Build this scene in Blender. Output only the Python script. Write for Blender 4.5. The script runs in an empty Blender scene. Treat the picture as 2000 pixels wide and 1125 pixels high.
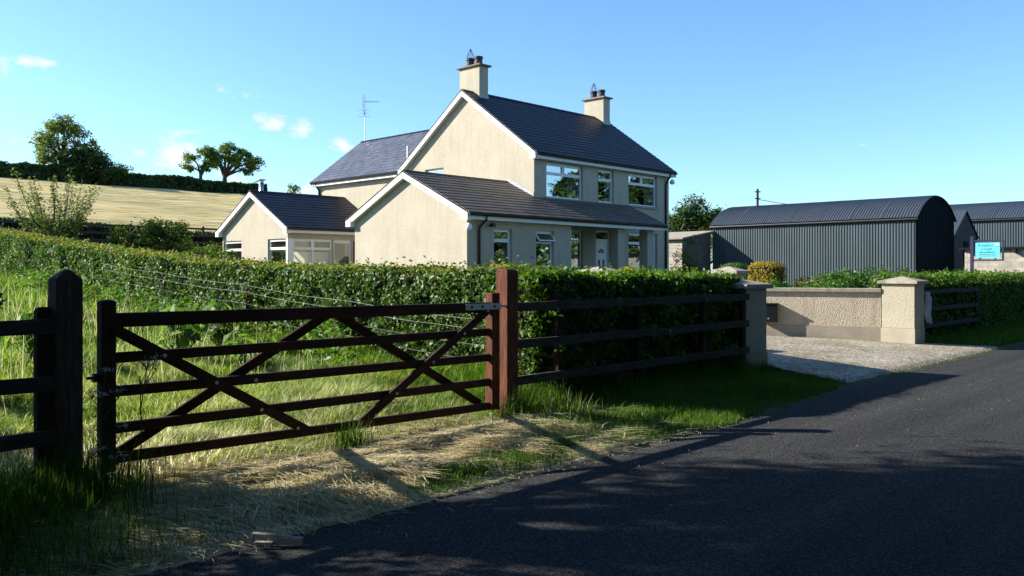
import bpy, math, random
import numpy as np
from mathutils import Vector, Matrix
random.seed(7); RNG = np.random.default_rng(11)
S = bpy.context.scene
C = S.collection
R = math.radians
# World frame: X runs along the road, Y runs away from the road, road surface at z = 0, eye height 1.6 m.

# ------------------------------------------------------------------ materials
def _nt(name):
    m = bpy.data.materials.new(name); m.use_nodes = True
    nt = m.node_tree; nt.nodes.clear()
    out = nt.nodes.new('ShaderNodeOutputMaterial')
    return m, nt, out
def _n(nt, t, **kw):
    n = nt.nodes.new(t)
    for k, v in kw.items(): setattr(n, k, v)
    return n
def _ramp(nt, stops):
    r = nt.nodes.new('ShaderNodeValToRGB'); e = r.color_ramp.elements
    while len(e) < len(stops): e.new(0.5)
    for i, (p, c) in enumerate(stops):
        e[i].position = p; e[i].color = (c[0], c[1], c[2], 1)
    return r
def _coord(nt, kind='Object', scale=(1, 1, 1), rot=(0, 0, 0)):
    tc = _n(nt, 'ShaderNodeTexCoord'); mp = _n(nt, 'ShaderNodeMapping')
    mp.inputs['Scale'].default_value = scale; mp.inputs['Rotation'].default_value = rot
    nt.links.new(tc.outputs[kind], mp.inputs['Vector'])
    return mp.outputs['Vector']
def _noise(nt, vec, scale, detail=5, rough=.6):
    n = _n(nt, 'ShaderNodeTexNoise'); n.inputs['Scale'].default_value = scale
    n.inputs['Detail'].default_value = detail; n.inputs['Roughness'].default_value = rough
    nt.links.new(vec, n.inputs['Vector']); return n.outputs['Fac']
def _bump(nt, fac, strength, dist):
    b = _n(nt, 'ShaderNodeBump'); b.inputs['Strength'].default_value = strength
    b.inputs['Distance'].default_value = dist
    nt.links.new(fac, b.inputs['Height']); return b.outputs['Normal']
def pmat(name, stops, scale=4, rough=.8, bump=0, bscale=60, bdist=.01, spec=.3, stretch=(1, 1, 1), metal=0,
         dirt=None, dscale=1.2, dlo=.52, dhi=.7):
    m, nt, out = _nt(name); L = nt.links
    p = _n(nt, 'ShaderNodeBsdfPrincipled')
    p.inputs['Roughness'].default_value = rough; p.inputs['Metallic'].default_value = metal
    p.inputs['Specular IOR Level'].default_value = spec
    v = _coord(nt, 'Object', stretch)
    r = _ramp(nt, stops); L.new(_noise(nt, v, scale), r.inputs['Fac'])
    col = r.outputs['Color']
    if dirt:
        v2 = _coord(nt, 'Object', (1, 1, 1))
        rr = _ramp(nt, [(dlo, (0, 0, 0)), (dhi, (1, 1, 1))]); L.new(_noise(nt, v2, dscale, 8, .7), rr.inputs['Fac'])
        mx = _n(nt, 'ShaderNodeMixRGB'); mx.inputs['Color2'].default_value = (*dirt, 1)
        L.new(rr.outputs['Color'], mx.inputs['Fac']); L.new(col, mx.inputs['Color1']); col = mx.outputs['Color']
    L.new(col, p.inputs['Base Color'])
    if bump: L.new(_bump(nt, _noise(nt, v, bscale, 4), bump, bdist), p.inputs['Normal'])
    L.new(p.outputs[0], out.inputs['Surface']); return m
def leafmat(name, stops, trans=.45, gloss=.06, tcol=1.5):
    """leaf: per-leaf tone attribute picks the pigment, part of the light passes through the blade"""
    m, nt, out = _nt(name); L = nt.links
    a = _n(nt, 'ShaderNodeAttribute'); a.attribute_name = 'tone'
    r = _ramp(nt, stops); L.new(a.outputs['Fac'], r.inputs['Fac'])
    d = _n(nt, 'ShaderNodeBsdfDiffuse'); t = _n(nt, 'ShaderNodeBsdfTranslucent')
    g = _n(nt, 'ShaderNodeBsdfGlossy'); g.inputs['Roughness'].default_value = .5
    g.inputs['Color'].default_value = (.8, .85, .8, 1)
    hs = _n(nt, 'ShaderNodeHueSaturation'); hs.inputs['Saturation'].default_value = 1.1; hs.inputs['Value'].default_value = tcol
    hs.inputs['Hue'].default_value = .49
    L.new(r.outputs['Color'], d.inputs['Color']); L.new(r.outputs['Color'], hs.inputs['Color'])
    L.new(hs.outputs['Color'], t.inputs['Color'])
    mx = _n(nt, 'ShaderNodeMixShader'); mx.inputs[0].default_value = trans
    L.new(d.outputs[0], mx.inputs[1]); L.new(t.outputs[0], mx.inputs[2])
    m2 = _n(nt, 'ShaderNodeMixShader'); m2.inputs[0].default_value = gloss * .35
    L.new(mx.outputs[0], m2.inputs[1]); L.new(g.outputs[0], m2.inputs[2])
    L.new(m2.outputs[0], out.inputs['Surface']); return m
def roughcast(name, c1, c2, scale=28, bump=.7, bdist=.025, stain=None):
    m, nt, out = _nt(name); L = nt.links
    p = _n(nt, 'ShaderNodeBsdfPrincipled'); p.inputs['Roughness'].default_value = .92
    p.inputs['Specular IOR Level'].default_value = .15
    v = _coord(nt)
    vo = _n(nt, 'ShaderNodeTexVoronoi'); vo.inputs['Scale'].default_value = scale; L.new(v, vo.inputs['Vector'])
    r = _ramp(nt, [(.15, c1), (.75, c2)]); L.new(vo.outputs['Distance'], r.inputs['Fac'])
    big = _ramp(nt, [(.3, (.84, .84, .82)), (.7, (1, 1, 1))]); L.new(_noise(nt, v, .9, 6, .65), big.inputs['Fac'])
    mx = _n(nt, 'ShaderNodeMixRGB'); mx.blend_type = 'MULTIPLY'; mx.inputs['Fac'].default_value = 1
    L.new(r.outputs['Color'], mx.inputs['Color1']); L.new(big.outputs['Color'], mx.inputs['Color2'])
    col = mx.outputs['Color']
    if stain:
        vs = _coord(nt, 'Object', (3, 3, .35))
        rs = _ramp(nt, [(.5, (0, 0, 0)), (.78, (.7, .7, .7))]); L.new(_noise(nt, vs, 1.3, 7, .7), rs.inputs['Fac'])
        ms = _n(nt, 'ShaderNodeMixRGB'); ms.inputs['Color2'].default_value = (*stain, 1)
        L.new(rs.outputs['Color'], ms.inputs['Fac']); L.new(col, ms.inputs['Color1']); col = ms.outputs['Color']
    L.new(col, p.inputs['Base Color'])
    ad = _n(nt, 'ShaderNodeMath'); ad.operation = 'ADD'
    L.new(vo.outputs['Distance'], ad.inputs[0]); L.new(_noise(nt, v, scale * 1.7, 3), ad.inputs[1])
    L.new(_bump(nt, ad.outputs[0], bump, bdist), p.inputs['Normal'])
    L.new(p.outputs[0], out.inputs['Surface']); return m
def tiles(name, c1, c2, rough=.42, spec=.5):
    m, nt, out = _nt(name); L = nt.links
    p = _n(nt, 'ShaderNodeBsdfPrincipled'); p.inputs['Roughness'].default_value = rough
    p.inputs['Specular IOR Level'].default_value = spec
    tc = _n(nt, 'ShaderNodeTexCoord')
    b = _n(nt, 'ShaderNodeTexBrick'); b.offset = .5
    b.inputs['Scale'].default_value = 1; b.inputs['Brick Width'].default_value = .33; b.inputs['Row Height'].default_value = 1
    b.inputs['Mortar Size'].default_value = .008; b.inputs['Mortar Smooth'].default_value = .3
    b.inputs['Color1'].default_value = (*c1, 1); b.inputs['Color2'].default_value = (*c2, 1)
    b.inputs['Mortar'].default_value = (.006, .006, .008, 1); b.inputs['Bias'].default_value = 0
    L.new(tc.outputs['UV'], b.inputs['Vector'])
    v = _coord(nt); r = _ramp(nt, [(.3, (.7, .7, .72)), (.75, (1.15, 1.12, 1.05))]); L.new(_noise(nt, v, 2.2, 7), r.inputs['Fac'])
    mx = _n(nt, 'ShaderNodeMixRGB'); mx.blend_type = 'MULTIPLY'; mx.inputs['Fac'].default_value = 1
    L.new(b.outputs['Color'], mx.inputs['Color1']); L.new(r.outputs['Color'], mx.inputs['Color2'])
    lf = _ramp(nt, [(.60, (0, 0, 0)), (.72, (.55, .55, .55))]); L.new(_noise(nt, v, 5.5, 10, .75), lf.inputs['Fac'])
    ml = _n(nt, 'ShaderNodeMixRGB'); ml.inputs['Color2'].default_value = (c2[0] * 2.4 + .01, c2[1] * 2.4 + .012, c2[2] * 2.0 + .005, 1)
    L.new(lf.outputs['Color'], ml.inputs['Fac']); L.new(mx.outputs['Color'], ml.inputs['Color1'])
    L.new(ml.outputs['Color'], p.inputs['Base Color'])
    L.new(_bump(nt, _noise(nt, v, 35, 3), .25, .01), p.inputs['Normal'])
    L.new(p.outputs[0], out.inputs['Surface']); return m
def blockwork(name, c1, c2, mortar, w=.45, h=.225, rot=(R(90), 0, 0)):
    m, nt, out = _nt(name); L = nt.links
    p = _n(nt, 'ShaderNodeBsdfPrincipled'); p.inputs['Roughness'].default_value = .9; p.inputs['Specular IOR Level'].default_value = .15
    tc = _n(nt, 'ShaderNodeTexCoord')
    sp = _n(nt, 'ShaderNodeSeparateXYZ'); cb = _n(nt, 'ShaderNodeCombineXYZ'); ad = _n(nt, 'ShaderNodeMath'); ad.operation = 'ADD'
    L.new(tc.outputs['Object'], sp.inputs[0]); L.new(sp.outputs[0], ad.inputs[0]); L.new(sp.outputs[1], ad.inputs[1])
    L.new(ad.outputs[0], cb.inputs[0]); L.new(sp.outputs[2], cb.inputs[1])
    b = _n(nt, 'ShaderNodeTexBrick'); b.inputs['Scale'].default_value = 1
    b.inputs['Brick Width'].default_value = w; b.inputs['Row Height'].default_value = h
    b.inputs['Mortar Size'].default_value = .012
    b.inputs['Color1'].default_value = (*c1, 1); b.inputs['Color2'].default_value = (*c2, 1); b.inputs['Mortar'].default_value = (*mortar, 1)
    L.new(cb.outputs[0], b.inputs['Vector'])
    v = _coord(nt); r = _ramp(nt, [(.3, (.6, .6, .6)), (.7, (1.1, 1.08, 1.05))]); L.new(_noise(nt, v, 1.6, 8, .7), r.inputs['Fac'])
    mx = _n(nt, 'ShaderNodeMixRGB'); mx.blend_type = 'MULTIPLY'; mx.inputs['Fac'].default_value = 1
    L.new(b.outputs['Color'], mx.inputs['Color1']); L.new(r.outputs['Color'], mx.inputs['Color2'])
    L.new(mx.outputs['Color'], p.inputs['Base Color']); L.new(_bump(nt, b.outputs['Fac'], -.6, .01), p.inputs['Normal'])
    L.new(p.outputs[0], out.inputs['Surface']); return m
def glass(name, refl=.3, k=.75, k0=.2, tr=(.72, .78, .76)):
    m, nt, out = _nt(name); L = nt.links
    g = _n(nt, 'ShaderNodeBsdfGlossy'); g.inputs['Roughness'].default_value = .015; g.inputs['Color'].default_value = (.9, .95, 1, 1)
    t = _n(nt, 'ShaderNodeBsdfTransparent'); t.inputs['Color'].default_value = (*tr, 1)
    lw = _n(nt, 'ShaderNodeLayerWeight'); lw.inputs['Blend'].default_value = refl
    v = _coord(nt)
    L.new(_bump(nt, _noise(nt, v, 1.6, 2), .05, .03), g.inputs['Normal'])
    ma = _n(nt, 'ShaderNodeMath'); ma.operation = 'MULTIPLY_ADD'; ma.inputs[1].default_value = k; ma.inputs[2].default_value = k0
    L.new(lw.outputs['Facing'], ma.inputs[0])
    mx = _n(nt, 'ShaderNodeMixShader'); L.new(ma.outputs[0], mx.inputs[0])
    L.new(t.outputs[0], mx.inputs[1]); L.new(g.outputs[0], mx.inputs[2]); L.new(mx.outputs[0], out.inputs['Surface']); return m
def asphalt(name):
    m, nt, out = _nt(name); L = nt.links
    p = _n(nt, 'ShaderNodeBsdfPrincipled'); p.inputs['Roughness'].default_value = .9; p.inputs['Specular IOR Level'].default_value = .02
    v = _coord(nt)
    vo = _n(nt, 'ShaderNodeTexVoronoi'); vo.inputs['Scale'].default_value = 105; L.new(v, vo.inputs['Vector'])
    vc = _n(nt, 'ShaderNodeSeparateColor'); L.new(vo.outputs['Color'], vc.inputs[0])
    r = _ramp(nt, [(.0, (.019, .0195, .0205)), (.5, (.041, .042, .0435)), (.85, (.068, .069, .071)), (1, (.10, .10, .102))]); L.new(vc.outputs[0], r.inputs['Fac'])
    v2 = _coord(nt, 'Object', (.10, 1.3, 1)); big = _ramp(nt, [(.32, (.70, .71, .74)), (.5, (.95, .95, .95)), (.68, (1.3, 1.28, 1.24))]); L.new(_noise(nt, v2, .9, 9, .6), big.inputs['Fac'])
    mx = _n(nt, 'ShaderNodeMixRGB'); mx.blend_type = 'MULTIPLY'; mx.inputs['Fac'].default_value = 1
    L.new(r.outputs['Color'], mx.inputs['Color1']); L.new(big.outputs['Color'], mx.inputs['Color2']); L.new(mx.outputs['Color'], p.inputs['Base Color'])
    L.new(_bump(nt, vo.outputs['Distance'], .45, .006), p.inputs['Normal'])
    L.new(p.outputs[0], out.inputs['Surface']); return m
def gravelmat(name):
    m, nt, out = _nt(name); L = nt.links
    p = _n(nt, 'ShaderNodeBsdfPrincipled'); p.inputs['Roughness'].default_value = .85; p.inputs['Specular IOR Level'].default_value = .2
    v = _coord(nt)
    vo = _n(nt, 'ShaderNodeTexVoronoi'); vo.inputs['Scale'].default_value = 30; L.new(v, vo.inputs['Vector'])
    vc = _n(nt, 'ShaderNodeSeparateColor'); L.new(vo.outputs['Color'], vc.inputs[0])
    r = _ramp(nt, [(0, (.15, .135, .105)), (.5, (.335, .305, .25)), (1, (.55, .51, .43))]); L.new(vc.outputs[0], r.inputs['Fac'])
    big = _ramp(nt, [(.34, (.5, .47, .40)), (.52, (.86, .83, .76)), (.68, (1.02, 1.0, .96))]); L.new(_noise(nt, v, 1.1, 9, .7), big.inputs['Fac'])
    mx = _n(nt, 'ShaderNodeMixRGB'); mx.blend_type = 'MULTIPLY'; mx.inputs['Fac'].default_value = 1
    L.new(r.outputs['Color'], mx.inputs['Color1']); L.new(big.outputs['Color'], mx.inputs['Color2']); L.new(mx.outputs['Color'], p.inputs['Base Color'])
    L.new(_bump(nt, vo.outputs['Distance'], -.5, .01), p.inputs['Normal'])
    L.new(p.outputs[0], out.inputs['Surface']); return m
def groundmat(name):
    """soil and thatch under the grass: green pasture, with cut dry straw along the verge in front of the gate"""
    m, nt, out = _nt(name); L = nt.links
    p = _n(nt, 'ShaderNodeBsdfPrincipled'); p.inputs['Roughness'].default_value = .95; p.inputs['Specular IOR Level'].default_value = .1
    v = _coord(nt)
    r = _ramp(nt, [(.25, (.022, .036, .010)), (.5, (.045, .068, .016)), (.75, (.085, .1, .03))]); L.new(_noise(nt, v, 1.5, 8, .7), r.inputs['Fac'])
    hay = _ramp(nt, [(.3, (.30, .245, .13)), (.7, (.66, .57, .36))]); L.new(_noise(nt, v, 9, 6), hay.inputs['Fac'])
    a = _n(nt, 'ShaderNodeAttribute'); a.attribute_name = 'hay'
    mx = _n(nt, 'ShaderNodeMixRGB'); L.new(a.outputs['Fac'], mx.inputs['Fac'])
    L.new(r.outputs['Color'], mx.inputs['Color1']); L.new(hay.outputs['Color'], mx.inputs['Color2']); L.new(mx.outputs['Color'], p.inputs['Base Color'])
    L.new(_bump(nt, _noise(nt, v, 22, 6, .7), .5, .015), p.inputs['Normal'])
    L.new(p.outputs[0], out.inputs['Surface']); return m

M = {}
M['render'] = roughcast('cream_roughcast', (.525, .475, .38), (.45, .405, .315), 30, .42, .018, (.34, .30, .23))
M['pierdash'] = roughcast('cream_pebbledash', (.51, .475, .38), (.39, .35, .27), 58, .6, .014, (.3, .27, .2))
M['walldash'] = roughcast('stone_pebbledash', (.70, .61, .485), (.46, .39, .30), 48, .65, .016, (.3, .27, .22))
M['smooth'] = pmat('smooth_plaster', [(.3, (.30, .265, .21)), (.7, (.39, .345, .275))], 2.5, .9, .2, 40, .01, .15, dirt=(.22, .2, .16))
M['coping'] = pmat('weathered_concrete', [(.3, (.24, .215, .165)), (.7, (.40, .36, .28))], 5, .9, .4, 50, .01, .15, dirt=(.13, .125, .10), dscale=4)
M['tile'] = tiles('dark_slate_tiles', (.014, .015, .024), (.024, .025, .036), .5, .3)
M['tile_brown'] = tiles('sunlit_brown_tiles', (.095, .070, .054), (.14, .108, .084), .55, .35)  # low sunlight on the garage roof is put into this brown
M['tile_grey'] = tiles('grey_slate_tiles', (.075, .08, .105), (.125, .13, .16), .4, .5)
M['upvc'] = pmat('white_upvc', [(.3, (.76, .77, .78)), (.7, (.82, .82, .82))], 2, .35, 0, spec=.5)
M['fascia'] = pmat('white_painted_board', [(.3, (.74, .74, .74)), (.7, (.82, .82, .81))], 3, .5, .1, 40, .004, dirt=(.55, .55, .5))
M['gutter'] = pmat('black_plastic', [(.3, (.012, .012, .014)), (.7, (.02, .02, .022))], 4, .4, 0, spec=.5)
M['sill'] = pmat('grey_stone_sill', [(.3, (.26, .24, .20)), (.7, (.36, .33, .28))], 5, .9, .2, 40, .01)
M['lead'] = pmat('lead_flashing', [(.3, (.26, .27, .29)), (.7, (.42, .43, .45))], 8, .5, .2, 30, .01, spec=.5)
M['pot'] = pmat('dark_clay_pot', [(.3, (.035, .03, .03)), (.7, (.07, .055, .05))], 6, .7, .2, 30, .01)
M['crown'] = pmat('chimney_crown_concrete', [(.3, (.13, .11, .09)), (.7, (.24, .2, .16))], 6, .9, .4, 30, .02)
M['steel'] = pmat('brushed_steel', [(.3, (.5, .51, .53)), (.7, (.62, .63, .65))], 6, .3, 0, metal=1, spec=.5)
M['galv'] = pmat('galvanised_steel', [(.3, (.42, .44, .47)), (.7, (.58, .6, .63))], 14, .45, .1, 40, .004, metal=.7)
M['wire'] = pmat('pale_galvanised_wire', [(.3, (.5, .51, .52)), (.7, (.62, .63, .63))], 6, .4, metal=.3)
M['cowl'] = pmat('dark_wire', [(.3, (.05, .05, .055)), (.7, (.08, .08, .085))], 6, .5, metal=.4)
M['glass'] = glass('window_glass', .3, .7, .18)
M['glass_clear'] = glass('clear_window_glass', .3, .45, .04, (.92, .95, .94))
M['curtain'] = pmat('pale_curtain', [(.3, (.62, .62, .60)), (.7, (.78, .77, .74))], 4, .95, .2, 20, .02)
M['blind'] = leafmat('cream_blind', [(0, (.88, .85, .74)), (1, (.88, .85, .74))], .45, 0, 1.0)
M['ceiling'] = pmat('cream_ceiling', [(.3, (.78, .75, .66)), (.7, (.82, .79, .7))], 3, .95)
M['room'] = pmat('room_floor', [(.3, (.10, .085, .07)), (.7, (.16, .14, .11))], 3, .9)
M['doorwood'] = pmat('dark_red_wood', [(.3, (.05, .014, .008)), (.7, (.10, .03, .016))], 4, .6, .2, 20, .01)
M['brass'] = pmat('brass', [(.3, (.45, .32, .10)), (.7, (.6, .42, .15))], 8, .35, metal=1)
M['wood_pale'] = pmat('bleached_timber', [(.3, (.14, .12, .10)), (.7, (.34, .30, .26))], 9, .9, .6, 30, .01)
M['wood_dark'] = pmat('dark_stained_timber', [(.25, (.020, .010, .007)), (.55, (.040, .019, .012)), (.8, (.075, .04, .026))], 5, .8, .7, 14, .012, .2, (1.2, 9, 9))
M['wood_vert'] = pmat('dark_stained_post', [(.25, (.016, .009, .007)), (.55, (.034, .018, .012)), (.8, (.085, .05, .035))], 5, .85, .8, 14, .015, .2, (9, 9, 1))
M['wood_red'] = pmat('red_brown_post', [(.2, (.03, .011, .007)), (.5, (.115, .038, .019)), (.8, (.20, .075, .042))], 4, .8, .8, 12, .012, .2, (9, 9, .9), dirt=(.05, .03, .02), dscale=2.5)
M['wood_grey'] = pmat('silvered_rail', [(.25, (.028, .023, .02)), (.55, (.065, .056, .052)), (.8, (.13, .118, .108))], 5, .9, .8, 14, .015, .2, (1.2, 9, 9))
M['wood_post_grey'] = pmat('silvered_post', [(.25, (.03, .023, .019)), (.55, (.075, .06, .05)), (.8, (.15, .13, .11))], 5, .9, .8, 14, .015, .2, (9, 9, 1))
M['greensheet'] = pmat('dark_green_corrugated', [(.25, (.036, .056, .064)), (.6, (.056, .08, .09)), (.85, (.09, .118, .128))], 1.4, .5, .1, 30, .01, .45, (1, 1, .25))
M['greenroof'] = pmat('dark_green_roof_sheet', [(.25, (.030, .042, .058)), (.6, (.045, .058, .076)), (.85, (.07, .085, .1))], 1.2, .55, .1, 30, .01, .35, dirt=(.035, .035, .04))
M['greendark'] = pmat('shaded_black_green_sheet', [(.3, (.006, .009, .013)), (.7, (.011, .015, .019))], 2, .8, .1, 30, .01, .1)  # barn end's shade put into a darker green; loft door, shed roof share it
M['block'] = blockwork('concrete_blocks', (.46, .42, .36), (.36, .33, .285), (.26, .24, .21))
M['blockdark'] = blockwork('shaded_dark_concrete_blocks', (.17, .15, .135), (.12, .11, .10), (.08, .075, .07))  # shed's shaded face put into darker blocks; far barn wall shares them
M['barnstone'] = pmat('brown_rubble_stone', [(.3, (.05, .04, .033)), (.7, (.12, .1, .085))], 4, .95, .8, 9, .05)
M['asphalt'] = asphalt('asphalt'); M['gravel'] = gravelmat('gravel'); M['ground'] = groundmat('ground_soil')
M['pebble'] = pmat('pebbles', [(.2, (.07, .07, .066)), (.5, (.18, .175, .165)), (.8, (.34, .33, .31))], 30, .85, 0)
M['bark'] = pmat('bark', [(.3, (.035, .028, .02)), (.7, (.10, .085, .065))], 7, .95, .9, 10, .03, .1, (1, 1, .3))
M['twig'] = pmat('twig', [(.3, (.05, .038, .022)), (.7, (.11, .085, .055))], 9, .95)
M['hedgecore'] = pmat('hedge_shade_core', [(.3, (.008, .009, .005)), (.7, (.022, .02, .012))], 9, 1, .9, 8, .08, .05)  # near-black colour stands for the shade inside hedges and clipped bushes
M['board'] = pmat('turquoise_board', [(.3, (.10, .52, .58)), (.7, (.12, .56, .62))], 2, .4, spec=.4)
M['ink'] = pmat('dark_blue_lettering', [(.3, (.006, .03, .06)), (.7, (.01, .04, .075))], 3, .6)
M['navy'] = pmat('navy_sign_frame', [(.3, (.015, .016, .05)), (.7, (.025, .026, .07))], 3, .5)
M['white'] = pmat('white_paint', [(.3, (.78, .78, .78)), (.7, (.82, .82, .82))], 3, .5)
M['mailbox'] = pmat('black_letter_box', [(.3, (.006, .007, .010)), (.7, (.010, .011, .015))], 3, .6, spec=.15)
M['cloth'] = pmat('pale_blue_cloth', [(.3, (.34, .44, .60)), (.7, (.52, .62, .75))], 6, .9, .4, 12, .02)
M['bluepaint'] = pmat('slate_blue_roof', [(.3, (.10, .13, .22)), (.7, (.15, .18, .28))], 5, .6)
M['pole'] = pmat('creosoted_pole', [(.3, (.03, .022, .016)), (.7, (.06, .045, .035))], 5, .9, .4, 20, .01, .2, (4, 4, .5))
# foliage
M['l_hedge'] = leafmat('hedge_leaf', [(0, (0.031, 0.071, 0.012)), (0.45, (0.068, 0.139, 0.02)), (0.8, (0.128, 0.212, 0.031)), (0.93, (0.221, 0.255, 0.048)), (1, (0.289, 0.17, 0.06))], .4, .09, 1.4)
M['l_beech'] = leafmat('beech_leaf', [(0, (0.032, 0.081, 0.012)), (0.5, (0.081, 0.169, 0.019)), (0.85, (0.147, 0.25, 0.029)), (1, (0.25, 0.309, 0.066))], .45, .09, 1.4)
M['l_red'] = leafmat('copper_leaf', [(0, (.03, .008, .012)), (1, (.10, .02, .028))], .35, .08, 1.3)
M['l_dark'] = leafmat('dark_tree_leaf', [(0, (0.018, 0.043, 0.01)), (0.6, (0.044, 0.088, 0.018)), (1, (0.088, 0.138, 0.025))], .35, .07, 1.3)
M['l_oak'] = leafmat('oak_leaf', [(0, (0.055, 0.113, 0.022)), (0.6, (0.124, 0.211, 0.035)), (1, (0.247, 0.321, 0.069))], .4, .06, 1.3)
M['l_ash'] = leafmat('ash_leaf', [(0, (0.09, 0.149, 0.036)), (0.6, (0.192, 0.255, 0.055)), (1, (0.332, 0.383, 0.102))], .42, .06, 1.3)
M['l_willow'] = leafmat('willow_leaf', [(0, (0.072, 0.102, 0.036)), (0.6, (0.144, 0.18, 0.066)), (1, (0.24, 0.276, 0.108))], .42, .06, 1.3)
M['l_maple'] = leafmat('maple_leaf', [(0, (0.035, 0.077, 0.013)), (0.6, (0.08, 0.141, 0.019)), (0.9, (0.192, 0.224, 0.032)), (1, (0.4, 0.208, 0.048))], .42, .07, 1.3)
M['l_fruit'] = leafmat('fruit_tree_leaf', [(0, (0.064, 0.107, 0.028)), (0.6, (0.138, 0.193, 0.052)), (1, (0.258, 0.294, 0.092))], .4, .06, 1.3)
M['l_bed'] = leafmat('bedding_leaf', [(0, (0.035, 0.091, 0.014)), (0.6, (0.07, 0.168, 0.025)), (1, (0.14, 0.266, 0.049))], .4, .08, 1.3)
M['l_olive'] = leafmat('olive_leaf', [(0, (.06, .06, .018)), (.6, (.11, .105, .03)), (1, (.2, .16, .05))], .4, .06, 1.3)
M['l_gold'] = leafmat('golden_leaf', [(0, (0.149, 0.128, 0.011)), (0.5, (0.324, 0.25, 0.016)), (1, (0.567, 0.432, 0.041))], .35, .05, 1.2)
M['l_yellow'] = leafmat('yellow_flower', [(0, (.5, .33, .02)), (1, (.75, .55, .06))], .35, .03, 1.1)
M['l_dock'] = leafmat('dock_leaf', [(0, (0.042, 0.105, 0.017)), (0.6, (0.098, 0.196, 0.028)), (1, (0.182, 0.294, 0.049))], .5, .07, 1.5)
M['g_long'] = leafmat('long_grass_blade', [(0, (.05, .12, .013)), (.35, (.125, .23, .027)), (.62, (.26, .35, .07)), (.82, (.47, .46, .22)), (1, (.70, .66, .46))], .5, .05, 1.3)
M['g_hay'] = leafmat('cut_hay_blade', [(0, (.14, .20, .045)), (.16, (.26, .29, .09)), (.34, (.46, .40, .20)), (.7, (.64, .55, .33)), (1, (.78, .70, .48))], .25, .04, 1.1)
M['g_verge'] = leafmat('verge_grass_blade', [(0, (.022, .054, .008)), (.5, (.07, .15, .018)), (.85, (.15, .24, .04)), (1, (.34, .32, .14))], .48, .05, 1.35)
M['umbel'] = pmat('white_flower', [(.3, (.42, .44, .38)), (.7, (.6, .6, .54))], 5, .9)
M['hayfield'] = pmat('mown_hay', [(.28, (.17, .125, .04)), (.42, (.44, .345, .14)), (.55, (.60, .48, .22)), (.75, (.74, .61, .32))], 2.6, .95, .5, 9, .04, .1, (.16, 2.2, 1), dirt=(.20, .18, .07), dscale=.07, dlo=.55, dhi=.8)

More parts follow.
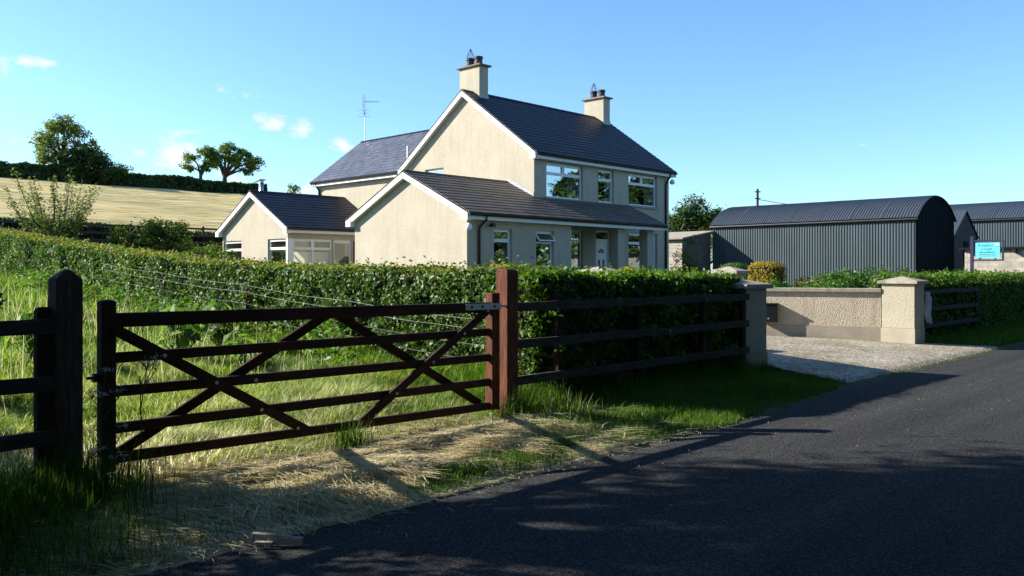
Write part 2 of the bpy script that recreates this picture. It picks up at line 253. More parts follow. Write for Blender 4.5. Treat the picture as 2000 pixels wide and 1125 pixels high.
# ------------------------------------------------------------------ mesh helpers
class MB:
    def __init__(s): s.v = []; s.f = []; s.uv = {}; s.mi = []
    def poly(s, pts, uv=None, m=0):
        i = len(s.v); s.v += [tuple(p) for p in pts]; s.f.append(tuple(range(i, i + len(pts)))); s.mi.append(m)
        if uv: s.uv[len(s.f) - 1] = uv
    def box(s, x0, x1, y0, y1, z0, z1, m=0):
        i = len(s.v)
        s.v += [(x0, y0, z0), (x1, y0, z0), (x1, y1, z0), (x0, y1, z0), (x0, y0, z1), (x1, y0, z1), (x1, y1, z1), (x0, y1, z1)]
        for q in ((0, 3, 2, 1), (4, 5, 6, 7), (0, 1, 5, 4), (1, 2, 6, 5), (2, 3, 7, 6), (3, 0, 4, 7)):
            s.f.append(tuple(i + k for k in q)); s.mi.append(m)
    def frus(s, x0, x1, y0, y1, z0, X0, X1, Y0, Y1, z1, m=0):
        i = len(s.v)
        s.v += [(x0, y0, z0), (x1, y0, z0), (x1, y1, z0), (x0, y1, z0), (X0, Y0, z1), (X1, Y0, z1), (X1, Y1, z1), (X0, Y1, z1)]
        for q in ((0, 3, 2, 1), (4, 5, 6, 7), (0, 1, 5, 4), (1, 2, 6, 5), (2, 3, 7, 6), (3, 0, 4, 7)):
            s.f.append(tuple(i + k for k in q)); s.mi.append(m)
    def bar(s, p, q, w, h, up=(0, 0, 1), m=0):
        p = Vector(p); q = Vector(q); d = (q - p).normalized(); u = Vector(up)
        r = d.cross(u).normalized(); u = r.cross(d).normalized(); r *= w / 2; u *= h / 2
        i = len(s.v)
        for e in (p, q):
            s.v += [tuple(e - r - u), tuple(e + r - u), tuple(e + r + u), tuple(e - r + u)]
        for f in ((0, 1, 2, 3), (7, 6, 5, 4), (0, 4, 5, 1), (1, 5, 6, 2), (2, 6, 7, 3), (3, 7, 4, 0)):
            s.f.append(tuple(i + k for k in f)); s.mi.append(m)
    def tube(s, pts, rad, n=8, cap=True, m=0):
        pts = [Vector(p) for p in pts]; rad = rad if isinstance(rad, (list, tuple)) else [rad] * len(pts)
        i0 = len(s.v)
        for k, p in enumerate(pts):
            d = (pts[min(k + 1, len(pts) - 1)] - pts[max(k - 1, 0)])
            d = d.normalized() if d.length > 1e-9 else Vector((0, 0, 1))
            a = d.cross(Vector((0, 0, 1)) if abs(d.z) < .9 else Vector((1, 0, 0))).normalized(); b = d.cross(a)
            for j in range(n):
                t = 2 * math.pi * j / n; s.v.append(tuple(p + (a * math.cos(t) + b * math.sin(t)) * rad[k]))
        for k in range(len(pts) - 1):
            for j in range(n):
                s.f.append((i0 + k * n + j, i0 + k * n + (j + 1) % n, i0 + (k + 1) * n + (j + 1) % n, i0 + (k + 1) * n + j)); s.mi.append(m)
        if cap:
            s.f.append(tuple(i0 + j for j in range(n))[::-1]); s.mi.append(m)
            s.f.append(tuple(i0 + (len(pts) - 1) * n + j for j in range(n))); s.mi.append(m)
    def build(s, name, mats, parent=None, smooth=False, bevel=0, fix=True):
        me = bpy.data.meshes.new(name); me.from_pydata(s.v, [], s.f)
        if not isinstance(mats, (list, tuple)): mats = [mats]
        for m in mats: me.materials.append(m)
        if len(mats) > 1: me.polygons.foreach_set('material_index', s.mi)
        if s.uv:
            ul = me.uv_layers.new(name='UVMap').data
            for fi, uvs in s.uv.items():
                for k, li in enumerate(me.polygons[fi].loop_indices): ul[li].uv = uvs[k]
        if fix:
            import bmesh
            bm = bmesh.new(); bm.from_mesh(me); bmesh.ops.recalc_face_normals(bm, faces=bm.faces); bm.to_mesh(me); bm.free()
        if smooth: me.polygons.foreach_set('use_smooth', [True] * len(me.polygons))
        o = bpy.data.objects.new(name, me); C.objects.link(o)
        if bevel:
            b = o.modifiers.new('bevel', 'BEVEL'); b.width = bevel; b.segments = 2; b.limit_method = 'ANGLE'
        if parent: adopt(o, parent)
        return o
def adopt(o, parent):
    o.parent = parent
    if parent.type == 'EMPTY': o.matrix_parent_inverse = Matrix.Translation(-parent.location)
def np_mesh(name, verts, loops, starts, mats, parent=None, tone=None, extra=None):
    me = bpy.data.meshes.new(name)
    verts = np.asarray(verts, np.float32).reshape(-1, 3); loops = np.asarray(loops, np.int32).ravel(); starts = np.asarray(starts, np.int32).ravel()
    me.vertices.add(len(verts)); me.vertices.foreach_set('co', verts.ravel())
    me.loops.add(len(loops)); me.loops.foreach_set('vertex_index', loops)
    me.polygons.add(len(starts)); me.polygons.foreach_set('loop_start', starts)
    for m in (mats if isinstance(mats, (list, tuple)) else [mats]): me.materials.append(m)
    for nm, arr in (('tone', tone), ('hay', extra)):
        if arr is not None:
            a = me.attributes.new(nm, 'FLOAT', 'POINT'); a.data.foreach_set('value', np.asarray(arr, np.float32).ravel())
    me.update(calc_edges=True)
    o = bpy.data.objects.new(name, me); C.objects.link(o)
    if parent: adopt(o, parent)
    return o
def tag(o, label=None, cat=None, group=None, kind=None):
    if label: o['label'] = label
    if cat: o['category'] = cat
    if group: o['group'] = group
    if kind: o['kind'] = kind
    return o
def thing(name, loc, label, cat, group=None):
    o = bpy.data.objects.new(name, None); o.empty_display_size = .2; C.objects.link(o); o.location = loc
    return tag(o, label, cat, group)
def vnoise(x, y, seed=0):
    x = np.asarray(x, float); y = np.asarray(y, float)
    xi = np.floor(x).astype(np.int64); yi = np.floor(y).astype(np.int64); fx = x - xi; fy = y - yi
    fx = fx * fx * (3 - 2 * fx); fy = fy * fy * (3 - 2 * fy)
    def h(a, b):
        n = (a * 374761393 + b * 668265263 + seed * 974711) & 0x7fffffff
        n = ((n ^ (n >> 13)) * 1274126177) & 0x7fffffff
        return ((n ^ (n >> 16)) & 0xffff) / 65535.0
    return (h(xi, yi) * (1 - fx) + h(xi + 1, yi) * fx) * (1 - fy) + (h(xi, yi + 1) * (1 - fx) + h(xi + 1, yi + 1) * fx) * fy
def fbm(x, y, seed=0): return .5 * vnoise(x, y, seed) + .3 * vnoise(x * 2.1, y * 2.1, seed + 1) + .2 * vnoise(x * 4.3, y * 4.3, seed + 2)
def sstep(a, b, x):
    t = np.clip((np.asarray(x, float) - a) / (b - a), 0, 1); return t * t * (3 - 2 * t)

# ------------------------------------------------------------------ terrain
PA = np.array([(-400, 0), (4.4, -.03), (4.75, .0), (5.4, .035), (6.3, .085), (8, .2), (13, .5), (18, .85), (27, 1.4), (36, 2.1), (41, 2.9), (43, 3.5), (120, 13.2), (140, 14.2), (400, 16), (3000, 16)]).T
PB = np.array([(-400, 0), (4.4, -.03), (4.75, .0), (5.4, .03), (6.3, .07), (10, .2), (18, .75), (20, .82), (37.5, .85), (41, 2.6), (43, 3.3), (120, 13.2), (140, 14.2), (400, 16), (3000, 16)]).T
PC = np.array([(-400, 0), (4.4, -.03), (4.75, .0), (5.4, .04), (6.3, .07), (15, .3), (50, .5), (200, 2), (3000, 3)]).T
def zg(u, v):
    u = np.asarray(u, float); v = np.asarray(v, float)
    a = np.interp(v, *PA); b = np.interp(v, *PB); c = np.interp(v, *PC)
    t = sstep(8, 17, u); z = a * (1 - t) + b * t
    t2 = sstep(0, 10, u - (.9 * v + 14)); z = z * (1 - t2) + c * t2
    z = z - .03 * sstep(-1.2, -1.0, v) * (1 - sstep(4.3, 4.6, v)) + .15 * (1 - sstep(-3, -1.3, v))
    w = sstep(4.7, 5.1, v) * (1 - sstep(30, 40, v)) * (1 - sstep(11.5, 12.5, u))
    z = z + .6 * .085 * (1 - np.abs(2 * fbm(u * .55 + v * .8, v * 1.5 - u * .25, 62) - 1)) ** 2 * sstep(4.7, 5.0, v) * (1 - sstep(5.7, 6.1, v)) * (1 - sstep(6.5, 7.5, u)) * sstep(0, 1, u)
    return z + w * (.07 * (fbm(u * 1.3, v * 1.3, 3) - .5) + .05 * (fbm(u * 3.1, v * 3.1, 9) - .5))
def hayfac(u, v):
    w = sstep(.2, 2.2, u) * (1 - sstep(5.7, 6.9, u + .9 * (fbm(u * 1.2, v * 1.2, 25) - .5))) * (1 - sstep(6.4, 7.4, v + .8 * (fbm(u, v, 21) - .5)))
    patch = sstep(.37, .46, fbm(u * 1.4, v * 1.6, 34) + .35 * sstep(4.9, 5.5, v)); far = sstep(2.6, 3.4, u)
    return w * (1 - far + far * patch)
def axis_pts(segs):
    o = []
    for a, b, st in segs: o += list(np.arange(a, b, st))
    return np.array(o + [segs[-1][1]])
us = axis_pts([(-1500, -60, 120), (-60, -8, 4), (-8, -2, .6), (-2, 13, .12), (13, 46, .8), (46, 130, 3), (130, 400, 15), (400, 2500, 150)])
vs = axis_pts([(-1200, -40, 120), (-40, -4, 4), (-4, 4, .8), (4, 9.5, .12), (9.5, 20, .4), (20, 45, .8), (45, 150, 4), (150, 400, 25), (400, 2500, 150)])
U, V = np.meshgrid(us, vs)
Z = zg(U, V)
nu, nv = len(us), len(vs)
idx = np.arange(nu * nv).reshape(nv, nu)
q = np.stack([idx[:-1, :-1], idx[:-1, 1:], idx[1:, 1:], idx[1:, :-1]], -1).reshape(-1, 4)
g = np_mesh('ground', np.stack([U, V, Z], -1), q, np.arange(len(q)) * 4, M['ground'], extra=hayfac(U, V))
g.data.polygons.foreach_set('use_smooth', [True] * len(q)); tag(g, kind='structure')
# road sheet with a ragged left edge
def road_edge(u): return 4.52 + .45 * sstep(8, 14, u) + .10 * (fbm(u * 1.7, u * 0 + 3.3, 5) - .5) + .05 * (vnoise(u * 9, u * 0, 6) - .5)
ru = axis_pts([(-80, -4, 4), (-4, 26, .08), (26, 60, 1), (60, 400, 10)])
rv = np.linspace(0, 1, 8)
RU, RT = np.meshgrid(ru, rv); RV = -1.25 + (road_edge(RU) + 1.25) * RT
RZ = .012 + .03 * (1 - ((RV - 1.6) / 2.9) ** 2); RZ[-1] = .004
ri = np.arange(RU.size).reshape(RU.shape); rq = np.stack([ri[:-1, :-1], ri[:-1, 1:], ri[1:, 1:], ri[1:, :-1]], -1).reshape(-1, 4)
tag(np_mesh('road', np.stack([RU, RV, RZ], -1), rq, np.arange(len(rq)) * 4, M['asphalt']), kind='structure')
# gravel driveway
dr = [(12.0, 4.9), (13.6, 4.75), (16.5, 4.85), (19.7, 4.95), (19.3, 5.6), (18.95, 6.15), (18.9, 6.5), (18.4, 6.9), (17.0, 9.6), (16.9, 12.5), (16.5, 19.5), (13.2, 19.5), (12.9, 12.5), (12.85, 9.6), (12.48, 7.1), (12.46, 6.4), (12.1, 5.6)]
def inpoly(x, y, P):
    r = np.zeros(np.shape(x), bool); n = len(P)
    for i in range(n):
        x0, y0 = P[i]; x1, y1 = P[(i + 1) % n]
        c = ((y0 > y) != (y1 > y)) & (x < (x1 - x0) * (y - y0) / (y1 - y0 + 1e-12) + x0); r ^= c
    return r
gu = np.arange(11.8, 20.2, .08); gv = np.arange(4.6, 20, .08); GU, GV = np.meshgrid(gu, gv)
gi = np.arange(GU.size).reshape(GU.shape); gq = np.stack([gi[:-1, :-1], gi[:-1, 1:], gi[1:, 1:], gi[1:, :-1]], -1).reshape(-1, 4)
ok = inpoly(GU + .1 * (vnoise(GU * 3, GV * 3, 2) - .5), GV + .12 * (vnoise(GU * 3, GV * 3, 4) - .5), dr).ravel()[gq].sum(1) >= 2; gq = gq[ok]
GZ = zg(GU, GV) + .025 + .02 * vnoise(GU * 2, GV * 2, 8)
GZ = np.where(GV < 5.3, -.02 + (GZ + .02) * sstep(4.85, 5.12, GV + .05 * (vnoise(GU * 5, GV * 5, 14) - .5)), GZ)
tag(np_mesh('driveway', np.stack([GU, GV, GZ], -1), gq, np.arange(len(gq)) * 4, M['gravel']), kind='structure')
# loose pebbles on the driveway and along the road edge
N = 9000; px = RNG.uniform(11.6, 20, N); py = RNG.uniform(4.4, 11, N); k = inpoly(px + RNG.normal(0, .12, N), py + RNG.normal(0, .1, N), dr)
px, py = px[k], py[k]
ex = RNG.uniform(2, 14, 1600); ey = road_edge(ex) + RNG.normal(.08, .08, 1600); px = np.append(px, ex); py = np.append(py, ey)
cx_ = RNG.uniform(3, 14, 90); px = np.insert(px, 0, cx_); py = np.insert(py, 0, RNG.uniform(.6, 4.3, 90))
n = len(px); sz = RNG.uniform(.005, .014, n); sz[-1600:] *= .6; pz = np.maximum(zg(px, py) + .03, .035) ; pz[-1600:] = np.maximum(zg(ex, ey), .0) + .008
oct_ = np.array([(1, 0, 0), (0, 1, 0), (-1, 0, 0), (0, -1, 0), (0, 0, .8), (0, 0, -.5)])
pv = np.stack([px, py, pz], -1)[:, None, :] + oct_[None] * sz[:, None, None] * RNG.uniform(.6, 1.3, (n, 6, 1))
tf = np.array([(0, 1, 4), (1, 2, 4), (2, 3, 4), (3, 0, 4), (1, 0, 5), (2, 1, 5), (3, 2, 5), (0, 3, 5)])
tri = (np.arange(n)[:, None, None] * 6 + tf[None]).reshape(-1, 3)
tag(np_mesh('loose_gravel', pv, tri, np.arange(len(tri)) * 3, M['pebble']), 'loose grey stones strewn over the driveway and the road edge', 'gravel', kind='stuff')
# hay field on the hill: windrows run along the slope
hu = np.arange(-40, 100, 1.5); hv = np.arange(42.8, 121, .35); HU, HV = np.meshgrid(hu, hv)
row = np.sin((HV + 1.2 * fbm(HU * .06, HV * .05, 4) * 3 + HU * .03) * 2 * math.pi / 2.3)
HZ = zg(HU, HV) + .06 + .24 * np.maximum(row, 0) * vnoise(HU * .22, HV * .8, 13) + .22 * (fbm(HU * .12, HV * .2, 40) - .5)
hi = np.arange(HU.size).reshape(HU.shape); hq = np.stack([hi[:-1, :-1], hi[:-1, 1:], hi[1:, 1:], hi[1:, :-1]], -1).reshape(-1, 4)
o = np_mesh('hay_field', np.stack([HU, HV, HZ], -1), hq, np.arange(len(hq)) * 4, M['hayfield']); tag(o, kind='structure')

# ------------------------------------------------------------------ foliage generators
def blades(name, x, y, z, h, w, az, lean, tone, mat, droop=.5, parent=None, k1=.6):
    n = len(x); b = np.stack([x, y, z], -1)
    d = np.stack([np.cos(az), np.sin(az), 0 * az], -1); sd = np.stack([-np.sin(az), np.cos(az), 0 * az], -1)
    tw = RNG.uniform(-1, 1, n)[:, None]; sd = sd * np.sqrt(1 - .6 * tw ** 2) + d * tw * .77
    up = np.array([0, 0, 1.])
    m = b + h[:, None] * .55 * (up * np.cos(lean * k1)[:, None] + d * np.sin(lean * k1)[:, None])
    l2 = lean * (1 + droop)
    t = m + h[:, None] * .5 * (up * np.cos(l2)[:, None] + d * np.sin(l2)[:, None])
    hw = (w / 2)[:, None]
    v = np.stack([b - sd * hw, b + sd * hw, m - sd * hw * .8, m + sd * hw * .8, t], 1)
    base = (np.arange(n) * 5)[:, None]
    loops = base + np.array([0, 1, 3, 2, 2, 3, 4]); starts = (np.arange(n) * 7)[:, None] + np.array([0, 4])
    return np_mesh(name, v, loops, starts, mat, parent, tone=np.repeat(tone, 5))
def unit(n):
    d = RNG.normal(size=(n, 3)); return d / np.linalg.norm(d, axis=1)[:, None]
def leaf_arrays(P, nrm, size, aspect=.6, rand=.8):
    n = len(P)
    nn = nrm + rand * unit(n); nn /= np.linalg.norm(nn, axis=1)[:, None]
    a = np.cross(nn, unit(n)); a /= np.linalg.norm(a, axis=1)[:, None] + 1e-9; b = np.cross(nn, a)
    L = (size / 2)[:, None]; W = L * aspect; f = nn * L * .25
    return np.stack([P - a * L, P + b * W + f, P + a * L, P - b * W + f], 1)
def leaves(name, P, nrm, size, tone, mat, parent=None, aspect=.6, rand=.8):
    v = leaf_arrays(P, nrm, size, aspect, rand); n = len(P)
    return np_mesh(name, v, np.arange(n * 4), np.arange(n) * 4, mat, parent, tone=np.repeat(np.clip(tone, 0, 1), 4))
def clump_points(blobs, nleaf, nclump, spread, shell=.45):
    """leaves gathered in clumps spread through the crown's volume, more of them toward its surface"""
    vol = np.array([(b[3] * b[4] * b[5]) ** .67 for b in blobs]); pick = RNG.choice(len(blobs), nclump, p=vol / vol.sum())
    Bc = np.array([b[:3] for b in blobs])[pick]; Br = np.array([b[3:6] for b in blobs])[pick]
    r = RNG.uniform(0, 1, nclump) ** shell; cd = unit(nclump); cc = Bc + cd * Br * r[:, None]
    ct = RNG.uniform(-.2, .2, nclump); cs = spread * RNG.uniform(.6, 1.4, nclump)
    k = RNG.integers(0, nclump, nleaf); off = RNG.normal(size=(nleaf, 3)) * cs[k][:, None]; off[:, 2] *= .7
    P = cc[k] + off; nr = cd[k] * .6 + np.array([0, 0, .6])
    return P, nr, np.clip(RNG.beta(2, 2.4, nleaf) + ct[k], 0, 1)
def tree(name, label, loc, trunk_h, trunk_r, blobs, nleaf, leaf, mat, group=None, spread=None, nclump=None, bark='bark', stems=1, shell=.45, aspect=.6, cat='tree'):
    x, y, z = loc; root = thing(name, (x, y, z), label, cat, group)
    t = MB(); B = [(x + b[0], y + b[1], z + b[2], b[3], b[4], b[5]) for b in blobs]
    top = Vector((x, y, z + trunk_h))
    t.tube([(x, y, z - .2), (x + .03, y, z + trunk_h * .35), (x - .04 * trunk_h * .3, y + .02, z + trunk_h * .7), tuple(top)], [trunk_r * 1.25, trunk_r, trunk_r * .85, trunk_r * .7], 8)
    for b in B:
        c = Vector(b[:3]); mid = top.lerp(c, .5) + Vector((random.uniform(-.1, .1), random.uniform(-.1, .1), random.uniform(0, .12))) * (c - top).length
        t.tube([top - Vector((0, 0, trunk_h * random.uniform(.02, .3))), mid, c], [trunk_r * .6, trunk_r * .38, trunk_r * .16], 6)
        for j in range(5):
            e = c + Vector(unit(1)[0] * np.array(b[3:6]) * .8); t.tube([mid.lerp(c, random.uniform(.3, 1)), (c + e) / 2 + Vector((0, 0, .08 * b[5])), e], [trunk_r * .18, trunk_r * .11, trunk_r * .03], 4)
    t.build('trunk', M[bark], root, smooth=True)
    sp = spread or .22 * np.mean([min(b[3:6]) for b in B]); nc = nclump or max(20, nleaf // 70)
    P, nr, tn = clump_points(B, nleaf, nc, sp, shell)
    P[:, 2] = np.maximum(P[:, 2], z + .05)
    leaves('crown', P, nr, leaf * RNG.uniform(.6, 1.3, nleaf), tn, M[mat], root, aspect)
    return root
def hedge(name, label, path, halfw, ztop, zbot, nleaf, leaf, mat, side=0, topbrown=0, rough=.09, group=None, red=None):
    """clipped hedge along a polyline: solid dark core for the inner shade and a skin of leaves on sides and top"""
    root = thing(name, (*path[0], float(zbot(*path[0]))), label, 'hedge', group)
    pts = np.array(path, float); seg = np.linalg.norm(np.diff(pts, axis=0), axis=1); cum = np.append(0, np.cumsum(seg)); Lt = cum[-1]
    def at(s):
        x = np.interp(s, cum, pts[:, 0]); y = np.interp(s, cum, pts[:, 1]); k = np.clip(np.searchsorted(cum, s) - 1, 0, len(seg) - 1)
        t = (np.diff(pts, axis=0) / seg[:, None])[k]; return x, y, t
    m = MB(); ns = max(2, int(Lt / .6)); ring = []
    for i in range(ns + 1):
        s = np.array([Lt * i / ns]); x, y, t = at(s); nx, ny = -t[0, 1], t[0, 0]; c = (x[0], y[0]); zt = float(ztop(*c)) - .13; zb = float(zbot(*c)) - .1; w = halfw - .12
        ring.append([(c[0] - nx * w, c[1] - ny * w, zb), (c[0] - nx * w * .95, c[1] - ny * w * .95, zt), (c[0] + nx * w * .95, c[1] + ny * w * .95, zt), (c[0] + nx * w, c[1] + ny * w, zb)])
    for i in range(ns):
        a, b = ring[i], ring[i + 1]
        for j in range(3): m.poly([a[j], a[j + 1], b[j + 1], b[j]])
    m.poly(ring[0]); m.poly(ring[-1][::-1]); m.build('stems', M['hedgecore'], root)  # solid dark core in place of stems, blocks light inside the hedge
    s = RNG.uniform(0, Lt, nleaf)
    x, y, t = at(s); nx, ny = -t[:, 1], t[:, 0]
    zt = ztop(x, y); zb = zbot(x, y); H = zt - zb
    per = RNG.uniform(0, 1, nleaf); wtop = 2 * halfw / (2 * halfw + 2 * np.mean(H))
    kind = np.where(per < wtop, 0, np.where(RNG.uniform(size=nleaf) < .5 + .42 * side, 1, -1))   # side: bias to one face
    lump = rough * 2 * (fbm(s * 1.6, zt * 0 + 7.7, 17) - .5); dep = -np.abs(RNG.normal(0, .05, nleaf)) + RNG.exponential(.018, nleaf)
    hh = RNG.uniform(0, 1, nleaf); l2 = rough * 2.4 * (fbm(s * 2.2, hh * H * 2.2, 23) - .5)
    off = np.where(kind == 0, RNG.uniform(-1, 1, nleaf) * halfw, kind * (halfw + dep + l2))
    z = np.where(kind == 0, zt + dep + lump * .7, zb + hh * H + lump * .6 * hh)
    P = np.stack([x + nx * off, y + ny * off, z], -1)
    nrm = np.where((kind == 0)[:, None], np.array([0, 0, 1.]), np.stack([nx * kind, ny * kind, 0 * nx + .25], -1))
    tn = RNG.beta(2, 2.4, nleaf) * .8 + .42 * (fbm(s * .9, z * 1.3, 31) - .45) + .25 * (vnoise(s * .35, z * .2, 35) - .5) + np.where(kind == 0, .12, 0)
    if topbrown: tn = np.where((kind == 0) & (RNG.uniform(size=nleaf) < topbrown), RNG.uniform(.88, 1, nleaf), tn)
    hol = (fbm(s * 1.9, z * 2.6, 77) + .25 * (vnoise(s * 6, z * 6, 78) - .5) > .60) & (RNG.uniform(size=nleaf) < .8) & (kind != 0)
    P[hol] -= nrm[hol] * RNG.uniform(.03, .16, hol.sum())[:, None]
    e = RNG.uniform(0, 1, nleaf) < .035; P[e] += nrm[e] * RNG.uniform(.02, .11, e.sum())[:, None] * (.6 + fbm(s[e] * 1.1, z[e], 88))[:, None]
    lf = leaves('foliage', P, nrm, leaf * RNG.uniform(.6, 1.35, nleaf), tn, M[mat], root, .62, .9)
    ne = 1500
    for e_, sg in ((0., -1), (Lt, 1)):
        ex_, ey_, et = at(np.full(ne, e_)); w_ = RNG.uniform(-1, 1, ne) * halfw; zb0, zt0 = zbot(ex_, ey_), ztop(ex_, ey_); zz = zb0 + (zt0 - zb0) * RNG.uniform(0, 1, ne); dp = RNG.normal(.03, .05, ne)
        leaves('foliage', np.stack([ex_ - et[:, 1] * w_ + et[:, 0] * sg * dp, ey_ + et[:, 0] * w_ + et[:, 1] * sg * dp, zz], -1), np.concatenate([et * sg, np.full((ne, 1), .2)], 1), leaf * RNG.uniform(.6, 1.35, ne), RNG.beta(2, 2.6, ne) * .85, M[mat], root, .62, .9)
    if red:
        pr = np.stack([RNG.uniform(red[0], red[1], 900), RNG.uniform(red[2], red[3], 900), RNG.uniform(red[4], red[5], 900)], -1)
        leaves('copper_foliage', pr, np.tile([0, -.5, .8], (900, 1)), leaf * RNG.uniform(.7, 1.3, 900), RNG.uniform(0, 1, 900), M['l_red'], root)
    return root

# ------------------------------------------------------------------ farmhouse
FL = .85                                                    # floor level of the house
house = thing('farmhouse', (28.1, 25.4, FL), 'two storey cream roughcast farmhouse with dark slate roofs and single storey wings', 'house')
def frame_xy(p0, along, inward):
    a = Vector((*along, 0)); n = Vector((*inward, 0)); o = Vector((*p0, 0))
    return lambda s, d, z: tuple(o + a * s + n * d + Vector((0, 0, z)))
def wall_panel(mb, f, s0, s1, z0, z1, holes=(), th=.3, m=0):
    xs = sorted({s0, s1, *[h[0] for h in holes], *[h[1] for h in holes]}); zs = sorted({z0, z1, *[h[2] for h in holes], *[h[3] for h in holes]})
    def solid(i, j):
        if i < 0 or j < 0 or i >= len(xs) - 1 or j >= len(zs) - 1: return False
        cx, cz = (xs[i] + xs[i + 1]) / 2, (zs[j] + zs[j + 1]) / 2
        return not any(h[0] < cx < h[1] and h[2] < cz < h[3] for h in holes)
    for i in range(len(xs) - 1):
        for j in range(len(zs) - 1):
            if not solid(i, j): continue
            a, b, c, d = xs[i], xs[i + 1], zs[j], zs[j + 1]
            mb.poly([f(a, 0, c), f(b, 0, c), f(b, 0, d), f(a, 0, d)], m=m); mb.poly([f(a, th, c), f(a, th, d), f(b, th, d), f(b, th, c)], m=m)
            if not solid(i - 1, j): mb.poly([f(a, 0, c), f(a, 0, d), f(a, th, d), f(a, th, c)], m=m)
            if not solid(i + 1, j): mb.poly([f(b, 0, c), f(b, th, c), f(b, th, d), f(b, 0, d)], m=m)
            if not solid(i, j - 1): mb.poly([f(a, 0, c), f(a, th, c), f(b, th, c), f(b, 0, c)], m=m)
            if not solid(i, j + 1): mb.poly([f(a, 0, d), f(b, 0, d), f(b, th, d), f(a, th, d)], m=m)
def gable_top(mb, f, s0, s1, sr, z0, zr, th=.3, m=0):
    mb.poly([f(s0, 0, z0), f(s1, 0, z0), f(sr, 0, zr)], m=m); mb.poly([f(s0, th, z0), f(sr, th, zr), f(s1, th, z0)], m=m)
def fbox(mb, f, s0, s1, d0, d1, z0, z1, m=0):
    p = [f(s, d, z) for z in (z0, z1) for d in (d0, d1) for s in (s0, s1)]
    for q in ((0, 1, 3, 2), (4, 6, 7, 5), (0, 4, 5, 1), (1, 5, 7, 3), (3, 7, 6, 2), (2, 6, 4, 0)): mb.poly([p[k] for k in q], m=m)
def window(f, s0, s1, z0, z1, lights=1, transom=.32, sill=True, curtain=0, rec=.11, open_light=False, lower=1, blind=False, parent=None, clear=False):
    """white framed window: top lights over a fixed pane, each pane a child, stone sill proud of the wall"""
    fw = .065; d0, d1 = rec, rec + .06; m = MB(); zt = z1 - (z1 - z0) * transom
    fbox(m, f, s0, s0 + fw, d0, d1, z0, z1); fbox(m, f, s1 - fw, s1, d0, d1, z0, z1)
    fbox(m, f, s0 + fw, s1 - fw, d0, d1, z0, z0 + fw); fbox(m, f, s0 + fw, s1 - fw, d0, d1, z1 - fw, z1)
    fbox(m, f, s0 + fw, s1 - fw, d0 - .004, d1, zt - .035, zt + .035)
    def mull(n, a, b):
        for i in range(1, n):
            c = s0 + (s1 - s0) * i / n; fbox(m, f, c - .035, c + .035, d0 - .002, d1, a, b)
    mull(lights, zt + .035, z1 - fw); mull(lower, z0 + fw, zt - .035)
    w = m.build('window', M['upvc'], parent or house)
    def pane(a, b, c, d):
        g = MB(); fbox(g, f, a, b, d0 + .025, d0 + .033, c, d); return g.build('pane', M['glass_clear' if (blind or clear) else 'glass'], w)
    def cells(n, a, b, top):
        for i in range(n):
            x0 = s0 + (s1 - s0) * i / n + (fw if i == 0 else .035); x1 = s0 + (s1 - s0) * (i + 1) / n - (fw if i == n - 1 else .035)
            if top:
                g = MB()
                if open_light:                         # top-hung light swung outward
                    L = b - a; an = R(38); y = lambda t: d0 - .01 - t * math.sin(an); zz = lambda t: b - t * math.cos(an)
                    def slab(u0, u1, t0, t1, nm, mt, thk=.04, par=w):
                        gg = MB(); p = [f(u, y(t) + k, zz(t)) for k in (0, thk) for t in (t0, t1) for u in (u0, u1)]
                        for qd in ((0, 1, 3, 2), (4, 6, 7, 5), (0, 4, 5, 1), (1, 5, 7, 3), (3, 7, 6, 2), (2, 6, 4, 0)): gg.poly([p[k] for k in qd])
                        gg.build(nm, mt, par)
                    e = .05; LL = L + .06
                    slab(x0 - .03, x0 + e - .03, 0, LL, 'sash', M['upvc']); slab(x1 - e + .03, x1 + .03, 0, LL, 'sash', M['upvc'])
                    slab(x0 + e - .03, x1 - e + .03, 0, e, 'sash', M['upvc']); slab(x0 + e - .03, x1 - e + .03, LL - e, LL, 'sash', M['upvc'])
                    slab(x0 + e - .03, x1 - e + .03, e, LL - e, 'pane', M['glass'], .008); continue
                e = .04
                fbox(g, f, x0, x0 + e, d0 - .015, d0 + .02, a, b); fbox(g, f, x1 - e, x1, d0 - .015, d0 + .02, a, b)
                fbox(g, f, x0 + e, x1 - e, d0 - .015, d0 + .02, a, a + e); fbox(g, f, x0 + e, x1 - e, d0 - .015, d0 + .02, b - e, b)
                g.build('sash', M['upvc'], w); pane(x0 + e, x1 - e, a + e, b - e)
            else: pane(x0, x1, a, b)
    cells(lights, zt + .035, z1 - fw, True); cells(lower, z0 + fw, zt - .035, False)
    if sill:
        g = MB(); fbox(g, f, s0 - .09, s1 + .09, -.06, d0 + .03, z0 - .09, z0 - .002); g.build('sill', M['sill'], w, bevel=.008)
    def drape(a, b):
        g = MB(); n = max(6, int((b - a) / .035)); pts = [(a + (b - a) * i / n, d1 + .07 + .028 * math.sin(i * 1.7)) for i in range(n + 1)]
        for (xa, ya), (xb, yb) in zip(pts, pts[1:]): g.poly([f(xa, ya, z0 + .02), f(xb, yb, z0 + .02), f(xb, yb, z1), f(xa, ya, z1)])
        g.build('curtain', M['curtain'], w, smooth=True, fix=False)
    W = s1 - s0
    if curtain >= 1: drape(s1 - W * .32, s1 - .02)
    if curtain >= 2: drape(s0 + .02, s0 + W * .16)
    if blind:
        g = MB(); y = d1 + .10; zb = z1 - (z1 - z0) * .36
        g.poly([f(s0 + fw, y, z0 + .05), f(s1 - fw, y, z0 + .05), f(s1 - fw, y, zb), f(s0 + fw, y, zb)]); g.build('blind', M['blind'], w)
    return w
STEP = .27
